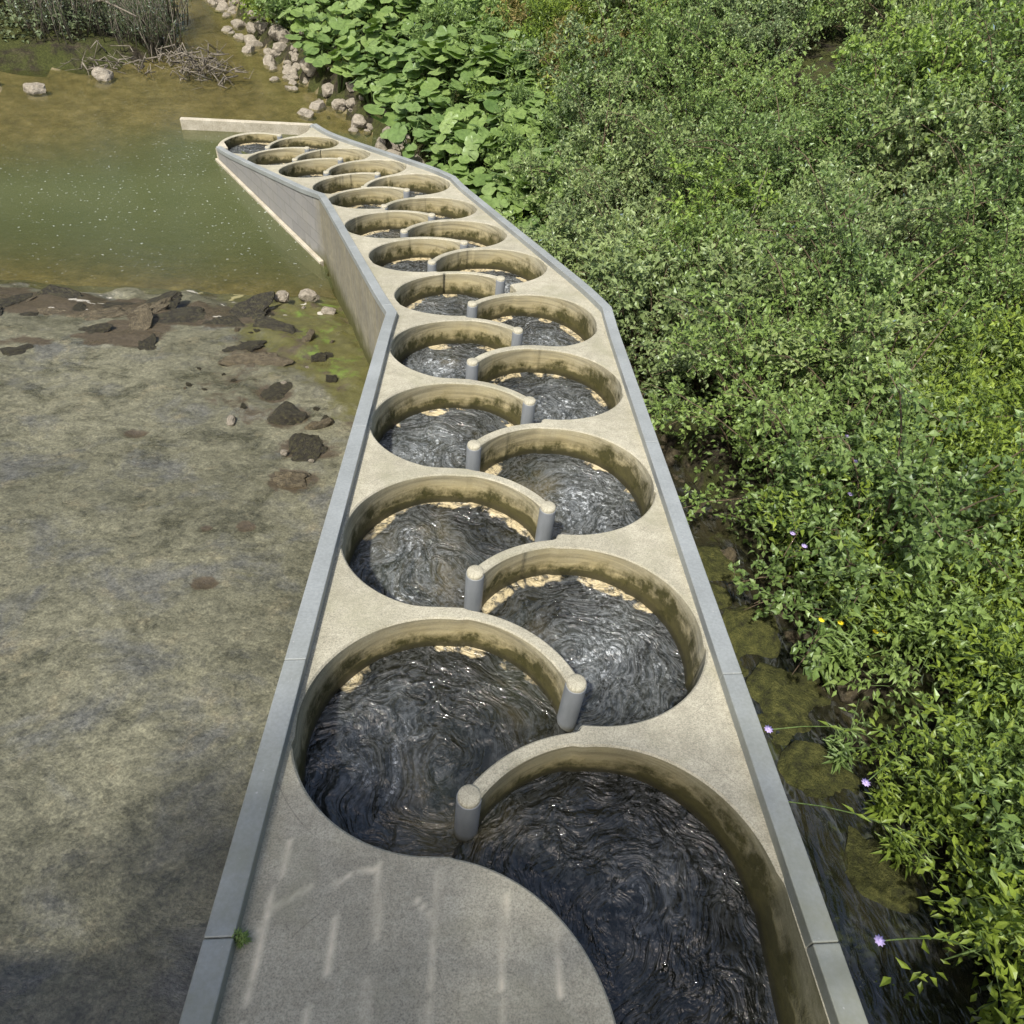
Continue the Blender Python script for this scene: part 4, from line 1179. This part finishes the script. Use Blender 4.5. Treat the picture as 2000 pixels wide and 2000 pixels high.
branch_pile("driftwood", -7.5, 21.6, 612, 40, 1.4, "bleached branches piled in front of the willow", POOL_Z)
branch_pile("driftwood", -8.9, 21.2, 613, 34, 1.2, "pale driftwood heap at the left of the willow foot", POOL_Z, .25)
branch_pile("driftwood", -6.9, 21.2, 614, 60, 1.0, "dense tangle of grey roots rising at the middle of the flood wood", POOL_Z, .6)
bl = MB(); bl.tube([(0, 0, 0), (.9, -.6, .35), (1.9, -1.3, .25)], [.035, .03, .015], 7)
tag(obj("fallen_branch", bl.mesh("fallen_branch", M_WOOD), None, (-10.2, 23.0, gz(-10.2, 23) + .3)), "long bare pale branch slanting out of the left willow", "branch")

# rocks
M_DROCK = mat_simple("dark_mossy_rock", [(.3, (.009, .008, .006)), (.48, (.030, .026, .016)), (.62, (.062, .058, .026)), (.78, (.14, .125, .085))], 6, .06, .5, 30, spec=.5)
def rock_mesh(seed, mat, sub_=3, flat_=.65, rough=.28):
    import bmesh
    bm = bmesh.new(); bmesh.ops.create_icosphere(bm, subdivisions=sub_, radius=1)
    off = Vector((seed * 3.1, seed * 1.7, 0))
    for v in bm.verts:
        p = v.co.copy()
        k = 1 + rough * mnoise.noise(p * 1.1 + off) * 1.6 + rough * .5 * mnoise.noise(p * 2.7 + off) + rough * .25 * mnoise.noise(p * 6 + off)
        q = p * k
        for ax in range(3): q[ax] = max(-.78, min(.78, q[ax])) if ax == seed % 3 else q[ax]
        v.co = Vector((q.x, q.y * .8, q.z * flat_))
    me = bpy.data.meshes.new("rock"); bm.to_mesh(me); bm.free(); me.materials.append(mat)
    me.polygons.foreach_set("use_smooth", np.full(len(me.polygons), mat is not M_PALE, dtype=bool)); return me
rp = [rock_mesh(k, M_PALE) for k in range(5)]
rk = []
fx = [p[0] for p in FOOT]; fy = [p[1] for p in FOOT]
for i in range(190):
    y = random.uniform(18.6, 29.5) if i < 150 else random.uniform(14.2, 18.6)
    x = float(np.interp(y, fy, fx)) + random.gauss(.18, .42) - .05
    if i > 150: x += .2
    if y < 18.8 and float(pass_s(np.array([x]), np.array([y]))[0]) < 1.35: continue
    s = random.choice([.05, .07, .09, .12, .15, .2, .24]) * random.uniform(.8, 1.2)
    o = obj("rock", rp[i % 5], None, (x, y, max(gz(x, y), POOL_Z - .05) + s * .15)); o.scale = (s, s, s); o.rotation_euler = (random.uniform(-.4, .4), random.uniform(-.4, .4), random.uniform(0, 6.28))
    tag(o, "pale angular stone in the line along the river's right edge", "stone", "pale stones along the river's right edge")
for (x, y, s, lb) in [(1.30, 13.2, .16, "pale stone lying between the butterbur and the steel edge of the pass"), (1.62, 12.2, .22, "larger pale stone beside the pass below the butterbur"),
                      (1.85, 11.4, .13, "small pale stone at the shrub foot beside the pass"), (-10.1, 19.4, .22, "white stone in the brown shallows at the left picture edge"),
                      (-9.0, 20.6, .25, "pale stone in front of the driftwood heap")]:
    o = obj("rock", rp[int(s * 100) % 5], None, (x, y, max(gz(x, y), POOL_Z) + s * .2)); o.scale = (s, s, s); tag(o, lb, "stone")
M_BROCK = mat_simple("brown_wet_rock", [(.3, (.030, .025, .015)), (.5, (.095, .078, .046)), (.75, (.19, .16, .10))], 4, .05, .45, 22, spec=.5)
dr = [rock_mesh(20 + k, M_BROCK if k in (2, 5) else M_DROCK, 4, .6, .5) for k in range(7)]
M_MOSS = mat_simple('mossy_rock', [(.3, (.016, .016, .008)), (.5, (.050, .054, .014)), (.72, (.105, .105, .030))], 5, .05, .8, 40)
mr = [rock_mesh(60 + k, M_MOSS, 4, .7, .4) for k in range(4)]
ds = [rock_mesh(40 + k, M_BROCK, 3, .7, .35) for k in range(4)]
DL = []
for k in range(46):
    x = random.uniform(-10.5, -2.7); y = 10.25 + .06 * (x + 3) + random.gauss(0, .28); s = random.uniform(.10, .42)
    if random.random() < .25: y -= .9; s *= .7
    DL.append((x, y, s, s * random.uniform(.18, .42)))
DL = [d_ for d_ in DL if not (d_[0] > -3.9 and random.random() < .5)]
for i, (x, y, s, hh) in enumerate(DL):
    o = obj("ledge_rock", dr[i % 7], None, (x, y, gz(x, y) - hh * .25)); o.scale = (s * 1.2, s * random.uniform(.5, .9), hh * .8); o.rotation_euler = (random.uniform(-.12, .12), random.uniform(-.12, .12), random.uniform(0, 6.28))
    tag(o, "wet rock in the broken ledge between the apron and the pool", "rock", "wet rocks of the ledge")
for k in range(34):
    x = random.uniform(-3.4, -1.5); y = random.uniform(7.2, 11.4); s = random.choice([.03, .045, .06, .09, .13])
    if float(pass_s(np.array([x]), np.array([y]))[0]) > -1.35: continue
    o = obj("cobble", (dr + rp)[k % 9], None, (x, y, gz(x, y) + s * .1)); o.scale = (s, s * .8, s * .8); o.rotation_euler = (0, 0, k)
    tag(o, "small cobble on the mossy ground below the pass wall", "stone", "cobbles on the mossy ground below the wall")
for k in range(46):
    y = random.uniform(3.0, 9.5); x = float(np.interp(y, fy, fx)) + random.gauss(.05, .16); s = random.choice([.03, .04, .06, .09, .12])
    o = obj("bank_stone", (ds)[k % 4], None, (x, y, max(gz(x, y), -.1888 * y - 1.52) + s * .15)); o.scale = (s, s, s); o.rotation_euler = (k, k * .3, k * 1.7)
    tag(o, "muddy stone at the waterline of the dark side stream", "stone", "muddy stones along the side stream")
MR = [(2.05, 5.3, .30), (2.35, 5.0, .36), (2.2, 4.5, .30), (2.5, 4.1, .40), (2.65, 3.5, .38), (2.45, 3.15, .26), (2.7, 2.75, .34), (2.1, 5.9, .22), (2.75, 2.1, .3), (2.3, 3.75, .22)]
for i, (x, y, s) in enumerate(MR):
    o = obj("mossy_rock", mr[i % 4], None, (x, y, -.1888 * y - 1.56)); o.scale = (s, s * 1.25, s * .42); o.rotation_euler = (0, 0, i * 1.9)
    tag(o, "low mossy rock in the dark side stream under the shrubs", "rock", "low mossy rocks in the side stream")
names_ = ["dark rough rock at the foot of the dark rock string on the apron", "dark rock in the apron string, second from its lower end", "mossy dark rock in the middle of the apron string", "dark rock at the upper end of the apron string"]
for i, (px_, py_, a, b_) in enumerate(DARKP[:4]):
    o = obj("apron_rock", dr[(i + 2) % 5], None, (px_, py_, gz(px_, py_) - .005)); o.scale = (a * .85, b_ * .95, .14); o.rotation_euler = (0, 0, i * 1.3); tag(o, names_[i], "rock")
for i, (x, y, s) in enumerate([(-1.93, 6.62, .045), (-1.62, 6.5, .03), (-2.28, 8.2, .035), (-2.9, 10.95, .13), (-2.55, 11.2, .15), (-3.15, 10.75, .1)]):
    o = obj("pebble", rp[i % 5], None, (x, y, gz(x, y) + s * .8)); o.scale = (s, s, s)
    tag(o, ["white pebble on the largest dark apron rock", "small white pebble beside the dark apron rocks", "white pebble on the upper dark apron rock", "pale stone at the pool edge nearest the pass wall, left one", "pale stone at the pool edge nearest the pass wall, right one", "pale stone at the pool edge, leftmost of three"][i], "stone")

# ------------------------------------------------------------------ single plants with flowers
def lance_plant(name, x, y, z, seed, h, n, leaf, label, mat, flower=None, nfl=0, cat="plant"):
    r = np.random.default_rng(seed); L = Leaves(seed); st = MB(); tips = []
    for i in range(n):
        az = r.uniform(0, 6.283); e = np.array([math.cos(az) * r.uniform(.05, .35) * h, math.sin(az) * r.uniform(.05, .35) * h, h * r.uniform(.65, 1.05)])
        m_ = e * [.35, .35, .55]; st.tube([(0, 0, -.05), m_, e], [.006, .005, .003], 5); tips.append(e)
        k = 16
        for j in range(k):
            q = .2 + .8 * j / k; p = (1 - q) ** 2 * np.zeros(3) + 2 * q * (1 - q) * m_ + q * q * e
            a2 = j * 2.4 + r.uniform(-.3, .3); d = np.array([math.cos(a2), math.sin(a2), .35 - .5 * (1 - q)]); l = leaf * (1.15 - .55 * q) * r.uniform(.85, 1.15)
            L.put(p, d, np.array([0, 0, 1.]) + r.normal(0, .12, 3), l, l * .22, float(np.clip(.55 + r.normal(0, .18), 0, 1)))
    o = obj(name, L.mesh("leaves", mat, 'lance'), None, (x, y, z)); tag(o, label, cat); obj("stems", st.mesh("stems", M_GSTEM), o)
    if flower:
        for i in range(nfl):
            e = tips[i % len(tips)] + (r.normal(0, .04, 3) if i >= len(tips) else 0)
            obj("flower", flower_mesh(flower, seed + i), o, tuple(e))
    return o
def flower_mesh(mat, seed):
    r = np.random.default_rng(seed); vs = []; fs = []
    for k in range(9):
        a = 2 * math.pi * k / 9; w = .012; l = .026
        b = len(vs); c = np.array([math.cos(a), math.sin(a), .35]); s = np.array([-math.sin(a), math.cos(a), 0])
        vs += [np.zeros(3), c * l * .6 + s * w * .6, c * l, c * l * .6 - s * w * .6, np.array([0, 0, -.006])]; fs += [(b, b + 1, b + 2, b + 3), (b + 4, b + 3, b + 2, b + 1)]
    b = len(vs)
    for k in range(6): vs.append((math.cos(k * 1.047) * .008, math.sin(k * 1.047) * .008, .012))
    vs.append((0, 0, .018)); fs += [(b + k, b + (k + 1) % 6, b + 6) for k in range(6)]
    return mesh_data("flower", vs, fs, mat, True)

lance_plant("yellow_ragwort", 2.96, 3.78, gz(2.96, 3.78), 711, .95, 13, .18, "leafy plant with yellow flowers at the stream edge on the lower right", M_L_SHRUB, M_YEL, 5)
for k, (x, y) in enumerate([(2.78, 2.95), (2.95, 2.55), (3.15, 4.35), (2.9, 2.25)]):
    lance_plant("waterside_herb", x, y, gz(x, y), 720 + k, .62, 9, .13, ["narrow-leaved herb leaning over the dark stream, nearest the yellow flowers on the near side", "narrow-leaved herb low over the dark stream at the right", "narrow-leaved herb just behind the yellow flowers", "narrow-leaved herb nearest the viewer on the stream bank"][k], M_L_HERB if k % 2 else M_L_SHRUB)
def scabious(base, tips, seed, label):
    r = np.random.default_rng(seed); st = MB(); L = Leaves(seed); b0 = np.array([base[0], base[1], gz(*base)])
    for tp in tips:
        e = np.array(tp) - b0; m_ = e * [.30, .30, .55] + [0, 0, .42]
        ts = np.linspace(0, 1, 9)[:, None]; P = 2 * ts * (1 - ts) * m_ + ts ** 2 * e
        st.tube(list(P), [.0045] * 5 + [.0035] * 4, 5)
        for q in (2, 4, 5, 6):
            for sg in (-1, 1):
                L.put(P[q], np.array([sg * .7, r.uniform(-.6, .6), .4]), np.array([0, 0, 1.]), .085, .022, .6)
            if q in (4, 5):
                w = P[q] + r.normal(0, .12, 3) + [0, 0, .12]; st.tube([P[q], w], [.003, .002], 4)
    o = obj("scabious", st.mesh("stems", M_GSTEM), None, tuple(b0)); tag(o, label, "flower"); obj("leaves", L.mesh("leaves", M_L_HERB, 'lance'), o)
    for k, tp in enumerate(tips):
        f = obj("flower", flower_mesh(M_LIL, seed + k), o, tuple(np.array(tp) - b0)); f.scale = (1.05,) * 3
scabious((3.1, 2.85), [(1.74, 2.51, -.77), (2.3, 2.3, -.95)], 731, "lilac scabious with a long stem arching across the dark stream to the steel edge")
scabious((3.05, 2.1), [(1.68, 2.08, -.69)], 732, "single-flowered lilac scabious reaching the steel edge at its joint")
scabious((3.0, 1.6), [(1.95, 1.45, -.68)], 733, "lilac scabious lowest at the right over the dark stream")
scabious((3.25, 4.9), [(2.66, 4.55, -1.38), (2.72, 4.42, -1.38)], 734, "pair of lilac flowers at the shrub edge above the stream")
scabious((3.9, 5.7), [(3.51, 5.78, -1.36), (3.39, 5.31, -1.25), (3.77, 5.52, -1.30), (3.2, 4.9, -1.25)], 735, "lilac scabious with four flowers among the yellow-green herbs")
scabious((6.2, 11.2), [(5.2, 10.4, -2.0), (5.5, 10.5, -2.0)], 736, "two pale lilac flowers high among the shrubs")
# pale, leafless twigs sticking out of the shrubs
def bare_twig(x, y, seed, label, h=1.7):
    r = np.random.default_rng(seed); b_ = MB(); e = np.array([r.normal(-.5, .4), r.normal(-.3, .4), h])
    b_.tube([(0, 0, 0), e * .5 + r.normal(0, .06, 3), e], [.012, .009, .003], 5)
    for k in range(7):
        q = r.uniform(.35, .9); p = e * q; b_.tube([p, p + r.normal(0, .22, 3) + [0, 0, .1]], [.005, .002], 4)
    tag(obj("bare_twig", b_.mesh("bare_twig", M_WOOD), None, (x, y, gz(x, y))), label, "twig")
bare_twig(4.6, 9.6, 741, "bare pale twig standing out of the shrubs, right of the second bend")
bare_twig(3.6, 10.3, 742, "bare pale twig in the shrubs nearest the pass")
bare_twig(7.2, 9.0, 743, "bare pale twig at the far right of the shrubs")
bare_twig(5.8, 7.4, 744, "bare pale twig above the yellow-green herbs")


# weed at the foot of the left edge
lance_plant("weed", -.735, 1.33, float(zdeck(-.735, 1.33)), 701, .07, 7, .035, "small green weed in the joint at the foot of the left steel edge", M_L_SHRUB)

# bridge the picture was taken from
BR = empty("footbridge", (0, -1.4, .9)); tag(BR, "footbridge crossing the pass behind and under the viewer", "bridge")
def box(name, x0, x1, y0, y1, z0, z1, mat, parent):
    o = prism([v2(x0, y0), v2(x1, y0), v2(x1, y1), v2(x0, y1)], z0, z1, mat, name, parent); bevel(o, .01); return o
box("bridge_deck", -9, 9, -1.3, 1.40, .12, .37, M_OUT, BR)
for y in (-1.22, 1.33):
    box("top_rail", -9, 9, y - .012, y + .012, 1.32, 1.345, M_DARKM, BR)
    for k in range(-6, 7): box("rail_post", k * 1.45 + .4, k * 1.45 + .42, y - .01, y + .01, .37, 1.32, M_DARKM, BR)
